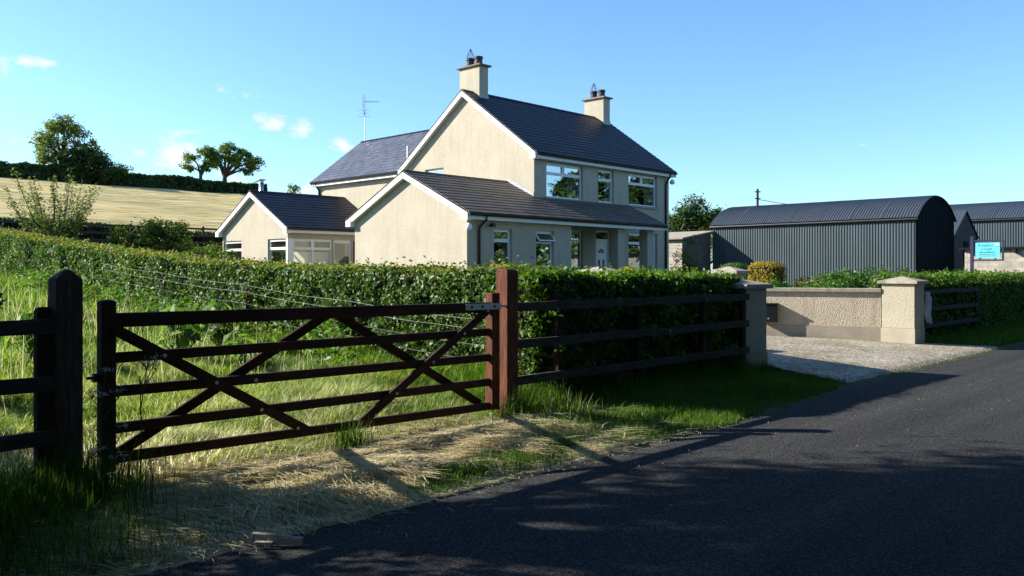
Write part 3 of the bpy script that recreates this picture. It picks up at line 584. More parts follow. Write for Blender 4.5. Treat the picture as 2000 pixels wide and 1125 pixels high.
def slope(mb, ax, a0, a1, b0, z0, b1, z1, a1top=None, a0top=None):
    """stepped courses of tiles from the eave (b0, z0) to the ridge (b1, z1); ax says along which world axis the courses run"""
    P = (lambda a, b, z: (a, b, z)) if ax == 'x' else (lambda a, b, z: (b, a, z))
    Ls = math.hypot(b1 - b0, z1 - z0); n = max(1, round(Ls / STEP)); db, dz = (b1 - b0) / n, (z1 - z0) / n
    nb, nz = -(z1 - z0) / Ls * (1 if b1 > b0 else -1), abs(b1 - b0) / Ls
    t = .015; lift = .05
    for i in range(n):
        e0, e1 = b0 + db * i - db * .06, b0 + db * (i + 1); h0, h1 = z0 + dz * i - dz * .06, z0 + dz * (i + 1)
        A0, A1 = a0, a1
        k = i / n
        if a1top is not None: A1 = a1 + (a1top - a1) * k
        if a0top is not None: A0 = a0 + (a0top - a0) * k
        top = [P(A0, e0 + nb * (lift + t), h0 + nz * (lift + t)), P(A1, e0 + nb * (lift + t), h0 + nz * (lift + t)), P(A1, e1 + nb * lift, h1 + nz * lift), P(A0, e1 + nb * lift, h1 + nz * lift)]
        o = (i % 2) * .165
        mb.poly(top, [(A0 + o, i + .02), (A1 + o, i + .02), (A1 + o, i + .98), (A0 + o, i + .98)])
        lo = [P(A0, e0, h0), P(A1, e0, h0)]
        mb.poly([lo[0], lo[1], top[1], top[0]], [(A0 + o, i + .02), (A1 + o, i + .02), (A1 + o, i + .05), (A0 + o, i + .05)])
        for s, A in ((0, A0), (1, A1)):
            mb.poly([P(A, e0, h0), P(A, e1, h1), top[2] if s else top[3], top[1] if s else top[0]], [(A, i), (A, i), (A, i + .3), (A, i + .3)])
    mb.poly([P(a0, b0, z0), P(a1, b0, z0), P(a1top if a1top is not None else a1, b1, z1), P(a0top if a0top is not None else a0, b1, z1)], [(0, 0)] * 4)
def verge(ax, a, b0, z0, b1, z1, out, depth=.2):
    """white sloping bargeboard on a gable with a soffit strip behind it"""
    m = MB(); P = (lambda a, b, z: (a, b, z)) if ax == 'x' else (lambda a, b, z: (b, a, z))
    for (A0, A1, top, bot) in ((a, a + .022 * out * -1, .045, -depth), (a - out * .022, a - out * .22, -depth + .05, -depth + .03)):
        p = [P(A, b, z + k) for A in (A0, A1) for (b, z) in ((b0, z0), (b1, z1)) for k in (bot, top)]
        for q in ((0, 1, 3, 2), (4, 6, 7, 5), (0, 4, 5, 1), (1, 5, 7, 3), (3, 7, 6, 2), (2, 6, 4, 0)): m.poly([p[k] for k in q])
    return m.build('bargeboard', M['fascia'], house)
def eave(ax, a0, a1, b, z, out, wallb, boxed=True):
    """white fascia and soffit under an eave plus a black half-round gutter; out = sign of the outward direction"""
    m = MB(); P = (lambda a, b, z: (a, b, z)) if ax == 'x' else (lambda a, b, z: (b, a, z))
    def bx(A0, A1, B0, B1, z0, z1, mb):
        p = [P(A, B, Z) for Z in (z0, z1) for B in (B0, B1) for A in (A0, A1)]
        for q in ((0, 1, 3, 2), (4, 6, 7, 5), (0, 4, 5, 1), (1, 5, 7, 3), (3, 7, 6, 2), (2, 6, 4, 0)): mb.poly([p[k] for k in q])
    fb = b - out * .03
    bx(a0, a1, fb, fb - out * .022, z - .19, z + .02, m); bx(a0, a1, fb - out * .024, wallb + out * .002, z - .185, z - .165, m)
    m.build('fascia', M['fascia'], house)
    g = MB(); n = 7; prof = []
    for i in range(n + 1):
        t = math.pi * i / n; prof.append((fb + out * (.058 - .058 * math.cos(t)), z - .005 - .07 * math.sin(t)))
    for (y0, z0), (y1, z1) in zip(prof, prof[1:]): g.poly([P(a0, y0, z0), P(a1, y0, z0), P(a1, y1, z1), P(a0, y1, z1)])
    g.poly([P(a0, prof[0][0], z - .02), P(a1, prof[0][0], z - .02), P(a1, prof[-1][0], z - .02), P(a0, prof[-1][0], z - .02)])
    for A in (a0, a1): g.poly([P(A, y, zz) for y, zz in prof])
    g.build('gutter', M['gutter'], house)
def ridge(ax, a0, a1, b, z, mat, parent):
    m = MB(); P = (lambda a, b, z: (a, b, z)) if ax == 'x' else (lambda a, b, z: (b, a, z)); n = max(1, int(abs(a1 - a0) / .45))
    for i in range(n):
        x0 = a0 + (a1 - a0) * i / n; x1 = a0 + (a1 - a0) * (i + 1) / n - .008
        for s in (-1, 1):
            m.poly([P(x0, b, z + .115), P(x1, b, z + .11), P(x1, b + s * .13, z + .03), P(x0, b + s * .13, z + .035)])
        m.poly([P(x0, b - .13, z + .035), P(x0, b, z + .115), P(x0, b + .13, z + .035)])
    m.build('ridge_tiles', mat, parent)

# --- walls
X0, X1, Y0, Y1, EZ, RZ_, RY = 23.6, 32.6, 21.6, 29.2, 6.02, 8.9, 25.4
wm = MB()
ff = frame_xy((X0, Y0), (1, 0), (0, 1))                      # front facade: s from the left corner
W1, W2, W3 = (.70, 2.90), (3.86, 4.92), (5.95, 8.08); UZ = (4.43, 5.78); GZ0, GZ1 = 1.72, 3.25
front_holes = [(W1[0], W1[1], *UZ), (W2[0], W2[1], *UZ), (W3[0], W3[1], *UZ), (W1[0], W1[1], GZ0, GZ1), (W3[0], W3[1], GZ0, GZ1), (3.72, 4.72, FL, 3.28)]
wall_panel(wm, ff, .3, X1 - X0 - .3, .4, EZ - .02, front_holes)
fg = frame_xy((X0, Y1), (0, -1), (1, 0))                     # left gable: s from the back corner
gh = [(1.3, 2.5, 4.75, 5.93)]
wall_panel(wm, fg, 0, Y1 - Y0, .4, EZ, gh); gable_top(wm, fg, 0, Y1 - Y0, Y1 - RY, EZ, RZ_ - .03)
fr = frame_xy((X1, Y0), (0, 1), (-1, 0)); wall_panel(wm, fr, 0, Y1 - Y0, .4, EZ); gable_top(wm, fr, 0, Y1 - Y0, RY - Y0, EZ, RZ_ - .03)
fb_ = frame_xy((X1, Y1), (-1, 0), (0, -1)); wall_panel(wm, fb_, .3, X1 - X0 - .3, .4, EZ - .02)
wm.build('wall', M['render'], house, fix=False)
rm = MB(); rm.box(X0 + .3, X1 - .3, Y0 + .3, Y1 - .3, FL - .1, FL); rm.box(X0 + .3, X1 - .3, Y0 + .3, Y1 - .3, 3.45, 3.6); rm.box(X0 + .3, X1 - .3, Y0 + .3, Y1 - .3, 5.9, 5.95)
rm.box(X0 + .3, X1 - .3, 24.8, 24.9, FL, 5.9); rm.build('floor', M['room'], house)
window(ff, *W1, *UZ, lights=2, curtain=1); window(ff, *W2, *UZ, curtain=1); window(ff, *W3, *UZ, lights=2, curtain=1)
window(ff, *W1, GZ0, GZ1, lights=2, transom=.3); window(ff, *W3, GZ0, GZ1, lights=2, transom=.3); window(fg, *gh[0], sill=False)
# front door
dm = MB(); fbox(dm, ff, 3.72, 3.79, .1, .18, FL, 3.28); fbox(dm, ff, 4.65, 4.72, .1, .18, FL, 3.28); fbox(dm, ff, 3.79, 4.65, .1, .18, 3.21, 3.28); fbox(dm, ff, 3.79, 4.65, .1, .18, 2.86, 2.93)
fbox(dm, ff, 3.79, 4.65, .12, .165, FL + .03, 2.86)
door = dm.build('door', M['upvc'], house)
g = MB(); fbox(g, ff, 3.79, 4.65, .13, .14, 2.93, 3.21); g.build('fanlight', M['glass'], door)
g = MB(); n = 10; c = (4.22, 2.36)
g.poly([ff(c[0] + .19 * math.cos(math.pi * i / n), .112, c[1] + .17 * math.sin(math.pi * i / n)) for i in range(n + 1)]); g.build('arched_pane', M['gutter'], door)
g = MB()
for k in (1, 2, 3): t = math.pi * k / 4; p = Vector(ff(c[0], .108, c[1])); g.bar(p, Vector(ff(c[0] + .2 * math.cos(t), .108, c[1] + .18 * math.sin(t))), .012, .02)
g.build('glazing_bar', M['upvc'], door)
for s in (4.07, 4.37): g = MB(); fbox(g, ff, s - .055, s + .055, .108, .12, 1.62, 2.08); g.build('narrow_pane', M['gutter'], door)
g = MB(); fbox(g, ff, 4.1, 4.34, .1, .12, 1.4, 1.47); g.build('letterbox', M['brass'], door)
g = MB(); fbox(g, ff, 3.84, 3.87, .06, .12, 1.75, 1.9); fbox(g, ff, 3.84, 3.96, .05, .08, 1.86, 1.885); g.build('handle', M['steel'], door)
# garage wing (in front of the gable) and porch
GX, GY0, GY1, GE, GR, GRY = 18.62, 19.95, 26.0, 3.45, 5.0, 22.97
wg = MB(); f1 = frame_xy((GX, GY0), (1, 0), (0, 1)); f2 = frame_xy((GX, GY1), (0, -1), (1, 0)); f4 = frame_xy((X0 - .005, GY1), (-1, 0), (0, -1))
wall_panel(wg, f1, .3, 5.18, .4, GE - .02, [(1.22, 2.08, 1.74, 3.02), (3.28, 4.22, 1.74, 3.02)])
wall_panel(wg, f2, 0, GY1 - GY0, .4, GE); gable_top(wg, f2, 0, GY1 - GY0, GY1 - GRY, GE, GR - .03); wall_panel(wg, f4, 0, 4.67, .4, GE)
fe = frame_xy((GX + 5.18, GY0), (0, 1), (-1, 0)); wall_panel(wg, fe, .301, 1.645, .4, GE - .02)
wg.build('garage_wall', M['render'], house, fix=False)
g = MB(); g.box(GX + .3, GX + 4.88, GY0 + .3, GY1 - .3, FL - .1, FL); g.box(GX + .31, GX + 4.88, GY0 + 2.2, GY0 + 2.3, FL, 3.4); g.build('garage_floor', M['room'], house)
window(f1, 1.22, 2.08, 1.74, 3.02, curtain=2); window(f1, 3.28, 4.22, 1.74, 3.02, open_light=True)
for x in (26.65, 28.62):
    g = MB(); g.box(x, x + .46, GY0 + .03, GY0 + .43, .4, GE - .03); g.build('porch_pier', M['render'], house)
g = MB(); g.box(X0 + .21, 29.3, GY0 + .02, Y0 - .003, 3.40, 3.44); g.build('porch_ceiling', M['fascia'], house)
g = MB(); g.box(X0, 29.6, GY0 - .3, Y0 - .003, .5, FL - .01); g.build('porch_step', M['coping'], house)
# rear wing
WX0, WX1, WY1 = 23.9, 29.5, 36.5
ww = MB(); f5 = frame_xy((WX0, WY1), (0, -1), (1, 0)); wall_panel(ww, f5, 0, WY1 - Y1, .4, 6.0, [(6.2, 7.0, 4.8, 5.75)])
f6 = frame_xy((WX1, WY1), (-1, 0), (0, -1)); wall_panel(ww, f6, .3, WX1 - WX0 - .3, .4, 6.0); gable_top(ww, f6, 0, WX1 - WX0, WX1 - 26.7, 6.0, 8.15)
f7 = frame_xy((WX1, Y1), (0, 1), (-1, 0)); wall_panel(ww, f7, 0, WY1 - Y1, .4, 6.0); ww.build('rear_wing_wall', M['render'], house, fix=False)
window(f5, 6.2, 7.0, 4.8, 5.75, sill=False)
# sun room
SX, SY0, SY1, SE, SR, SRY = 19.1, 31.4, 37.0, 3.4, 5.08, 34.2
ws = MB(); f8 = frame_xy((SX, SY1), (0, -1), (1, 0)); f9 = frame_xy((SX, SY0), (1, 0), (0, 1))
wall_panel(ws, f8, 0, 5.6, .4, SE, [(.08, 1.75, 1.45, 2.98), (4.0, 5.48, 1.45, 2.98)], .25); gable_top(ws, f8, 0, 5.6, 2.8, SE, SR - .03)
wall_panel(ws, f9, .251, 4.8, .4, SE - .02, [(.252, 2.2, 1.45, 2.98), (2.28, 3.2, FL, 2.98)], .25)
f10 = frame_xy((WX0, SY1), (-1, 0), (0, -1)); wall_panel(ws, f10, 0, 4.549, .4, SE, [(1.2, 3.6, 1.6, 2.9)], .25)
ws.build('sun_room_wall', M['render'], house, fix=False)
g = MB(); g.box(SX + .26, WX0 - .003, SY0 + .26, SY1 - .26, FL - .1, FL); g.build('sun_room_floor', M['coping'], house)
g = MB(); g.box(SX + .26, WX0 - .003, SY0 + .26, SY1 - .26, 3.2, 3.25); g.build('sun_room_ceiling', M['ceiling'], house)
window(f8, .08, 1.75, 1.45, 2.98, lights=1, rec=.08, transom=.28, clear=True); window(f8, 4.0, 5.48, 1.45, 2.98, lights=1, rec=.08, transom=.28, clear=True)
window(f10, 1.2, 3.6, 1.6, 2.9, lights=2, rec=.08, transom=.28, clear=True)
window(f9, .252, 2.2, 1.45, 2.98, lights=2, lower=2, rec=.06, transom=.28, blind=True)
window(f9, 2.28, 3.2, FL + .01, 2.98, lights=1, rec=.06, transom=.05, sill=False, clear=True)
g = MB(); g.box(SX - .012, SX + .246, SY0 - .012, SY0 + .12, 1.45, 2.98); g.build('corner_post', M['upvc'], house)
g = MB(); fbox(g, f9, 3.3, 3.95, -.03, -.004, FL, 2.95); g.build('timber_door', M['doorwood'], house)
# --- roofs
r = MB(); slope(r, 'x', X0 - .2, X1 + .2, Y0 - .26, EZ, RY, RZ_); slope(r, 'x', X0 - .2, X1 + .2, Y1 + .26, EZ, RY, RZ_); roof = r.build('roof', M['tile'], house, fix=False); ridge('x', X0 - .2, X1 + .2, RY, RZ_ - .02, M['tile'], roof)
r = MB(); slope(r, 'x', GX - .2, X0 - .003, GY0 - .27, GE, GRY, GR); slope(r, 'x', GX - .2, X0 - .003, GY1 + .27, GE, GRY, GR); groof = r.build('garage_roof', M['tile_brown'], house, fix=False); ridge('x', GX - .2, X0 - .01, GRY, GR - .02, M['tile_brown'], groof)
kk = (Y0 - .003 - (GY0 - .27)) / (GRY - (GY0 - .27))
r = MB(); slope(r, 'x', X0 - .002, 29.55, GY0 - .27, GE, Y0 - .003, GE + (GR - GE) * kk); r.build('porch_roof', M['tile_brown'], house, fix=False)
r = MB(); slope(r, 'y', Y1 + .1, WY1 + .2, WX0 - .28, 6.0, 26.7, 8.33); slope(r, 'y', Y1 + .1, WY1 + .2, WX1 + .28, 6.0, 26.7, 8.33); wroof = r.build('rear_wing_roof', M['tile_grey'], house, fix=False); ridge('y', Y1 - 1, WY1 + .2, 26.7, 8.31, M['tile_grey'], wroof)
r = MB(); slope(r, 'x', SX - .2, WX0 - .003, SY0 - .27, SE, SRY, SR); slope(r, 'x', SX - .2, WX0 - .003, SY1 + .27, SE, SRY, SR); sroof = r.build('sun_room_roof', M['tile'], house, fix=False); ridge('x', SX - .2, WX0 - .01, SRY, SR - .02, M['tile'], sroof)
for a, o_, b0, z0, b1, z1 in ((X0 - .2, -1, Y0 - .26, EZ, RY, RZ_), (X0 - .2, -1, Y1 + .26, EZ, RY, RZ_), (X1 + .2, 1, Y0 - .26, EZ, RY, RZ_), (GX - .2, -1, GY0 - .27, GE, GRY, GR), (GX - .2, -1, GY1 + .27, GE, GRY, GR),
                              (SX - .2, -1, SY0 - .27, SE, SRY, SR), (SX - .2, -1, SY1 + .27, SE, SRY, SR), (29.55, 1, GY0 - .27, GE, Y0, GE + (GR - GE) * kk)):
    verge('x', a, b0, z0, b1, z1, o_)
verge('y', WY1 + .2, WX0 - .28, 6.0, 26.7, 8.33, 1)
eave('x', X0 - .2, X1 + .2, Y0 - .26, EZ, -1, Y0); eave('x', GX - .2, 29.55, GY0 - .27, GE, -1, GY0); eave('x', SX - .2, WX0 - .005, SY0 - .27, SE, -1, SY0); eave('y', Y1 + .28, WY1 + .2, WX0 - .28, 6.0, -1, WX0)
# boxed eave ends (white returns at the foot of the gables)
for x, y, z, s in ((X0, Y0, EZ, -1), (X0, Y1, EZ, 1), (GX, GY0, GE, -1), (GX, GY1, GE, 1), (SX, SY0, SE, -1), (SX, SY1, SE, 1)):
    g = MB(); ya, yb = (y - .27, y + .03) if s < 0 else (y - .03, y + .27); g.box(x - .225, x - .003, ya + .01, yb, z - .21, z - .02 + .03); g.build('eave_return', M['fascia'], house)
g = MB(); p = [(X0 - .012, GRY - .02, GR + .2), (X0 - .012, Y0, GE + (GR - GE) * kk + .2), (X0 - .012, Y0, GE + (GR - GE) * kk + .05), (X0 - .012, GRY - .02, GR + .05)]; g.poly(p); g.poly([(a - .02, b, c) for a, b, c in p][::-1])
for i in range(4): a, b = p[i], p[(i + 1) % 4]; g.poly([a, b, (b[0] - .02, b[1], b[2]), (a[0] - .02, a[1], a[2])])
g.build('lead_flashing', M['lead'], house)
# --- chimneys
def chimney(x0, x1, y0, y1, zb, zt):
    m = MB(); m.box(x0, x1, y0, y1, zb, zt - .12); ch = m.build('chimney', M['render'], roof)
    return ch
for (x0, x1, y0, y1, zt) in ((24.0, 24.5, 24.98, 26.15, 9.97), (32.0, 32.5, 24.85, 26.0, 9.8)):
    m = MB(); m.box(x0, x1, y0, y1, 8.0, zt); ch = m.build('chimney', M['render'], house)
    m = MB(); m.box(x0 - .1, x1 + .1, y0 - .12, y1 + .12, zt + .003, zt + .07); m.frus(x0 - .06, x1 + .06, y0 - .07, y1 + .07, zt + .073, x0 + .1, x1 - .1, y0 + .12, y1 - .12, zt + .13); m.build('crown', M['crown'], ch, bevel=.012)
    m = MB(); m.box(x0 - .02, x1 + .02, y0 - .02, y0 - .001, 8.3, 8.78); m.build('lead_flashing', M['lead'], ch)
    for k, y in enumerate((y0 + .3, y1 - .38)):
        cx = (x0 + x1) / 2; pm = MB(); zz = zt + .1
        pm.tube([(cx, y, zz), (cx, y, zz + .24), (cx, y, zz + .25), (cx, y, zz + .34)], [.17, .15, .18, .18], 16); pm.build('pot', M['pot'], ch, smooth=False)
        if k == 1:
            cm = MB(); zc = zz + .34
            for j in range(6): t = j * math.pi / 3; cm.tube([(cx + .16 * math.cos(t), y + .16 * math.sin(t), zc), (cx + .12 * math.cos(t), y + .12 * math.sin(t), zc + .18), (cx, y, zc + .42)], .012, 4)
            cm.build('wire_cowl', M['cowl'], ch)
# --- pipes, lights, aerial, flue
def pipe(pts, r, name='downpipe', mat='gutter'): m = MB(); m.tube(pts, r, 8); return m.build(name, M[mat], house, smooth=True)
pipe([(19.25, GY0 - .27, 3.38), (19.25, GY0 - .26, 3.28), (19.12, GY0 - .08, 3.05), (19.12, GY0 - .05, 2.95), (19.12, GY0 - .05, .6)], .045)
pipe([(32.35, Y0 - .26, 5.95), (32.35, Y0 - .25, 5.85), (32.3, Y0 - .08, 5.6), (32.3, Y0 - .05, 5.5), (32.3, Y0 - .05, .6)], .045)
pipe([(WX0 - .26, 36.3, 5.93), (WX0 - .2, 36.3, 5.8), (WX0 - .05, 36.3, 5.6), (WX0 - .05, 36.3, 4.2)], .05)
pipe([(24.15, 29.75, 5.9), (24.15, 29.75, 7.2)], .035, 'vent_pipe', 'white')
fl = pipe([(20.0, 35.1, 4.3), (20.0, 35.1, 5.62)], .11, 'flue', 'steel'); m = MB(); m.tube([(20, 35.1, 5.63), (20, 35.1, 5.72)], [.10, .10], 12); m.tube([(20, 35.1, 5.74), (20, 35.1, 5.78), (20, 35.1, 5.8)], [.19, .19, .1], 14); m.build('flue_cap', M['galv'], fl)
for x, y, z in ((GX - .02, GY0 - .11, 3.12), (X1 + .05, Y0 - .15, 5.72)):
    m = MB(); m.tube([(x, y, z + .02), (x, y, z - .03), (x, y, z - .12), (x, y, z - .19), (x, y, z - .21)], [.04, .09, .12, .09, .03], 12); m.build('globe_light', M['white'], house, smooth=True)
m = MB(); m.box(19.55, 19.68, GY0 - .26, GY0 - .1, 3.05, 3.17); m.box(19.59, 19.63, GY0 - .1, GY0 - .002, 3.09, 3.13); m.build('security_camera', M['gutter'], house)
am = MB(); ax_, ay_ = 26.7, 36.4; am.tube([(ax_, ay_, 8.2), (ax_, ay_, 10.75)], .022, 6); aer = am.build('aerial', M['galv'], house)
def cam_side(d): return Vector((.694 * d, -.72 * d, 0))      # boom pointing to the lower right valley transmitter
b0 = Vector((ax_, ay_, 10.45)); m = MB(); b1 = b0 + cam_side(.75); m.tube([b0 - cam_side(.1), b1], .012, 5)
for i in range(11):
    p = b0 + cam_side(.07 * i + .02); m.tube([p + Vector((.05, .05, -.05 - .0 * i)), p + Vector((-.05, -.05, .05))], .006, 4); m.tube([p + Vector((.05, .05, .05)), p + Vector((-.05, -.05, -.05))], .006, 4)
for s in (-1, 1):
    for i in range(5): p = b0 - cam_side(.08); m.tube([p + Vector((0, 0, s * .06 * (i + 1))) + cam_side(-.02 * i + .12 * (i / 4) ** 2) + Vector((.25, .25, 0)), p + Vector((0, 0, s * .06 * (i + 1))) + cam_side(-.02 * i + .12 * (i / 4) ** 2) - Vector((.25, .25, 0))], .007, 4)
m.tube([b0 + cam_side(-.06) + Vector((0, 0, -.4)), b0 + cam_side(-.06) + Vector((0, 0, .4))], .01, 4); m.build('antenna_array', M['galv'], aer)
m = MB(); c0 = Vector((ax_, ay_, 9.85))
for dz in (-.17, 0, .17): m.tube([c0 + Vector((0, 0, dz)) + cam_side(-.36 if dz else -.2), c0 + Vector((0, 0, dz)) + cam_side(.3 if dz else .2)], .008, 4)
m.tube([c0 + Vector((0, 0, -.2)), c0 + cam_side(-.1) + Vector((0, 0, .2))], .02, 4); m.build('antenna_array', M['galv'], aer)

# ------------------------------------------------------------------ field gate and fences
GV = 6.2
gate = thing('field_gate', (4.2, GV, .2), 'five bar dark timber field gate with crossed braces, closed between two thick posts', 'gate')
def rail(name, x0, x1, y, z0, z1, h, th, mat, parent, dz=0, jit=.004):
    m = MB(); n = 5; 
    for i in range(n):
        t0, t1 = i / n, (i + 1) / n
    m.bar((x0, y, z0 - h / 2), (x1, y, z1 - h / 2), th, h); return m.build(name, mat, parent, bevel=.006)
tl, tr = [1.305, 1.027, .79, .53, .32], [1.285, 1.02, .76, .51, .265]
for i, (a, b) in enumerate(zip(tl, tr)): rail('top_rail' if i == 0 else 'rail', 2.36, 6.14, GV, a, b, .10 if i == 0 else .075, .07 if i == 0 else .045, M['wood_dark'], gate)
m = MB(); m.box(2.28, 2.38, GV - .05, GV + .04, .2, 1.385); m.frus(2.28, 2.38, GV - .05, GV + .04, 1.385, 2.30, 2.36, GV - .04, GV + .03, 1.40); m.build('closing_stile', M['wood_vert'], gate, bevel=.004)
m = MB(); m.box(6.09, 6.2, GV - .052, GV + .05, .19, 1.38); m.build('hanging_stile', M['wood_red'], gate, bevel=.006)
for (x0, z0, x1, z1, s) in ((2.36, 1.2, 3.95, .26, -1), (2.38, .28, 4.2, 1.24, 1), (4.25, 1.24, 6.0, .26, 1), (4.46, .26, 6.07, 1.23, -1)):
    m = MB(); y = GV + s * .042; m.bar((x0, y, z0), (x1, y, z1), .03, .078, (0, 0, 1)); m.build('brace', M['wood_dark'], gate, bevel=.004)
for (x, z) in ((2.72, .985), (3.12, .75), (3.5, .5), (3.83, .31), (4.62, .32), (4.86, .49), (5.3, .74), (5.7, .99), (6.02, 1.2), (3.45, .74)):
    m = MB(); y = GV - .06; m.tube([(x, y + .01, z), (x, y - .004, z), (x, y - .008, z)], [.014, .014, .008], 8); m.build('bolt', M['galv'], gate)
m = MB(); m.box(5.72, 6.215, GV - .058, GV - .053, 1.215, 1.275); m.box(5.72, 6.215, GV + .053, GV + .058, 1.215, 1.275); m.tube([(6.2, GV, 1.245), (6.27, GV - .03, 1.245), (6.32, GV - .04, 1.24)], .014, 8)
hs = m.build('hinge_strap', M['galv'], gate)
for x in (5.8, 5.95, 6.12): m = MB(); m.tube([(x, GV - .058, 1.245), (x, GV - .068, 1.245)], [.016, .012], 8); m.build('strap_bolt', M['cowl'], hs)
m = MB(); m.tube([(2.2, GV, .86), (2.29, GV, .86)], .012, 6); m.box(2.24, 2.28, GV - .02, GV + .02, .83, .89); m.build('latch', M['cowl'], gate)
# posts
m = MB(); x0, x1, y0, y1 = 1.965, 2.135, 6.08, 6.255; m.box(x0, x1, y0, y1, -.3, 1.545); m.frus(x0, x1, y0, y1, 1.545, x0 + .07, x1 - .07, y0 + .03, y1 - .03, 1.612)
tag(m.build('gate_post', M['wood_post_grey'], bevel=.006), 'thick grey gate post with pointed top at the latch end of the field gate', 'gate post', 'posts of the field gate')
m = MB(); x0, x1, y0, y1 = 6.30, 6.465, 6.14, 6.31; m.box(x0, x1, y0, y1, -.3, 1.60); m.frus(x0, x1, y0, y1, 1.6, x0 + .015, x1 - .02, y0 + .04, y1 - .01, 1.625)
tag(m.build('gate_post', M['wood_red'], bevel=.008), 'thick red-brown gate post at the hinge end of the field gate', 'gate post', 'posts of the field gate')
def fence(name, label, x0, x1, y, posts, tops, h, pm, rm_, zb, ph=None, pw=.1, sag=.012):
    root = thing(name, (x0, y, zb), label, 'fence')
    for p in posts:
        m = MB(); t = ph if ph else tops[0] + .06; m.box(p, p + pw, y + .025, y + .115, zb - .3, t); m.frus(p, p + pw, y + .025, y + .115, t, p + .02, p + pw - .02, y + .045, y + .1, t + .02); m.build('post', M[pm], root, bevel=.008)
    for z in tops:
        xs = [x0] + [p + pw / 2 for p in posts[1:-1] if x0 < p < x1][::2] + [x1]
        for a, b in zip(xs, xs[1:]):
            m = MB(); n = max(2, int((b - a) / .5)); j = [random.uniform(-sag, sag) for _ in range(n + 1)]
            pts = [(a + .004 + (b - a - .008) * i / n, z - h / 2 + j[i] * .5) for i in range(n + 1)]; th = .038
            for (xa, za), (xb, zb_) in zip(pts, pts[1:]):
                hh = h / 2
                for q in (((xa, y - th / 2, za - hh), (xb, y - th / 2, zb_ - hh), (xb, y - th / 2, zb_ + hh), (xa, y - th / 2, za + hh)), ((xa, y + th / 2, za - hh), (xa, y + th / 2, za + hh), (xb, y + th / 2, zb_ + hh), (xb, y + th / 2, zb_ - hh)),
                          ((xa, y - th / 2, za + hh), (xb, y - th / 2, zb_ + hh), (xb, y + th / 2, zb_ + hh), (xa, y + th / 2, za + hh)), ((xa, y - th / 2, za - hh), (xa, y + th / 2, za - hh), (xb, y + th / 2, zb_ - hh), (xb, y - th / 2, zb_ - hh))): m.poly(q)
            for (xe, ze) in (pts[0], pts[-1]): m.poly([(xe, y - th / 2, ze - h / 2), (xe, y + th / 2, ze - h / 2), (xe, y + th / 2, ze + h / 2), (xe, y - th / 2, ze + h / 2)])
            m.build('rail', M[rm_], root)
    return root
fence('timber_fence', 'three rail dark timber fence to the left of the pointed gate post', -6, 1.955, 6.06, [-5, -3.2, -1.4, .2, 1.855], [1.287, .915, .555], .095, 'wood_vert', 'wood_grey', .1, 1.345)
fence('timber_fence', 'three rail timber fence in front of the clipped hedge beside the driveway', 6.47, 11.74, 6.36, [7.39, 8.95, 10.5, 11.62], [1.263, .86, .466], .095, 'wood_vert', 'wood_grey', .1, 1.33)
fence('timber_fence', 'shaded rail fence in front of the far roadside hedge beyond the driveway', 19.0, 23.3, 6.36, [20.0, 21.7, 23.2], [1.2, .83, .46], .09, 'wood_vert', 'wood_grey', .1, 1.27)
fence('timber_fence', 'dark rail fence along the foot of the hay field behind the garden', 4, 22, 41.2, list(np.arange(4, 22.1, 1.8)), [3.8, 3.45, 3.1], .1, 'wood_vert', 'wood_grey', 2.5, 3.86)
# wire fence beside the garden hedge
WX = 7.16
root = thing('wire_fence', (WX, 7.2, .2), 'sheep wire fence with pale sagging wires against the foot of the garden hedge', 'fence')
ys = [7.2, 10.2, 13.2, 16.4, 20]
for y in ys: z = float(zg(WX, y)); m = MB(); m.tube([(WX + .1, y, z - .2), (WX + .1, y, z + .85)], .035, 8); m.build('stake', M['wood_vert'], root)
for k, dz in enumerate((.86, .74, .55, .36)):
    m = MB(); pts = []
    for a, b in zip(ys, ys[1:]):
        for i in range(6): t = i / 6; y = a + (b - a) * t; pts.append((WX + random.uniform(-.02, .02), y, float(zg(WX, a)) * (1 - t) + float(zg(WX, b)) * t + dz - .10 * t * (1 - t) + random.uniform(-.004, .004)))
    m.tube(pts, .0015 if k < 2 else .001, 5); m.build('wire', M['wire'], root)

# ------------------------------------------------------------------ entrance piers and walls
def pier(label, x0, x1, y0, y1, z0, zp, zs, ze, za):
    root = thing('gate_pier', ((x0 + x1) / 2, (y0 + y1) / 2, z0), label, 'pier', 'pebbledash piers of the driveway entrance')
    m = MB(); m.box(x0, x1, y0, y1, zp, zs); m.build('shaft', M['pierdash'], root, bevel=.008)
    m = MB(); m.box(x0 - .012, x1 + .012, y0 - .012, y1 + .012, z0 - .3, zp - .002); m.build('plinth', M['smooth'], root, bevel=.006)
    o = .075; cx, cy = (x0 + x1) / 2, (y0 + y1) / 2; m = MB(); m.box(x0 - o, x1 + o, y0 - o, y1 + o, zs + .002, ze); m.frus(x0 - o, x1 + o, y0 - o, y1 + o, ze + .0005, cx - .03, cx + .03, cy - .03, cy + .03, za)
    m.build('cap', M['coping'], root, bevel=.008); return root
pier('shaded pebbledash pier at the roadside end of the rail fence', 11.75, 12.43, 6.42, 7.06, .06, .34, 1.33, 1.40, 1.48)
pier('sunlit pebbledash pier beside the road at the far side of the driveway', 18.35, 18.92, 6.2, 6.86, .08, .42, 1.34, 1.40, 1.49)
pier('inner pebbledash pier seen just below the front door of the farmhouse', 12.42, 12.9, 9.62, 10.22, .25, .6, 1.53, 1.60, 1.69)
pier('inner pebbledash pier at the house end of the low entrance wall', 17.2, 17.7, 9.64, 10.24, .25, .6, 1.54, 1.61, 1.71)
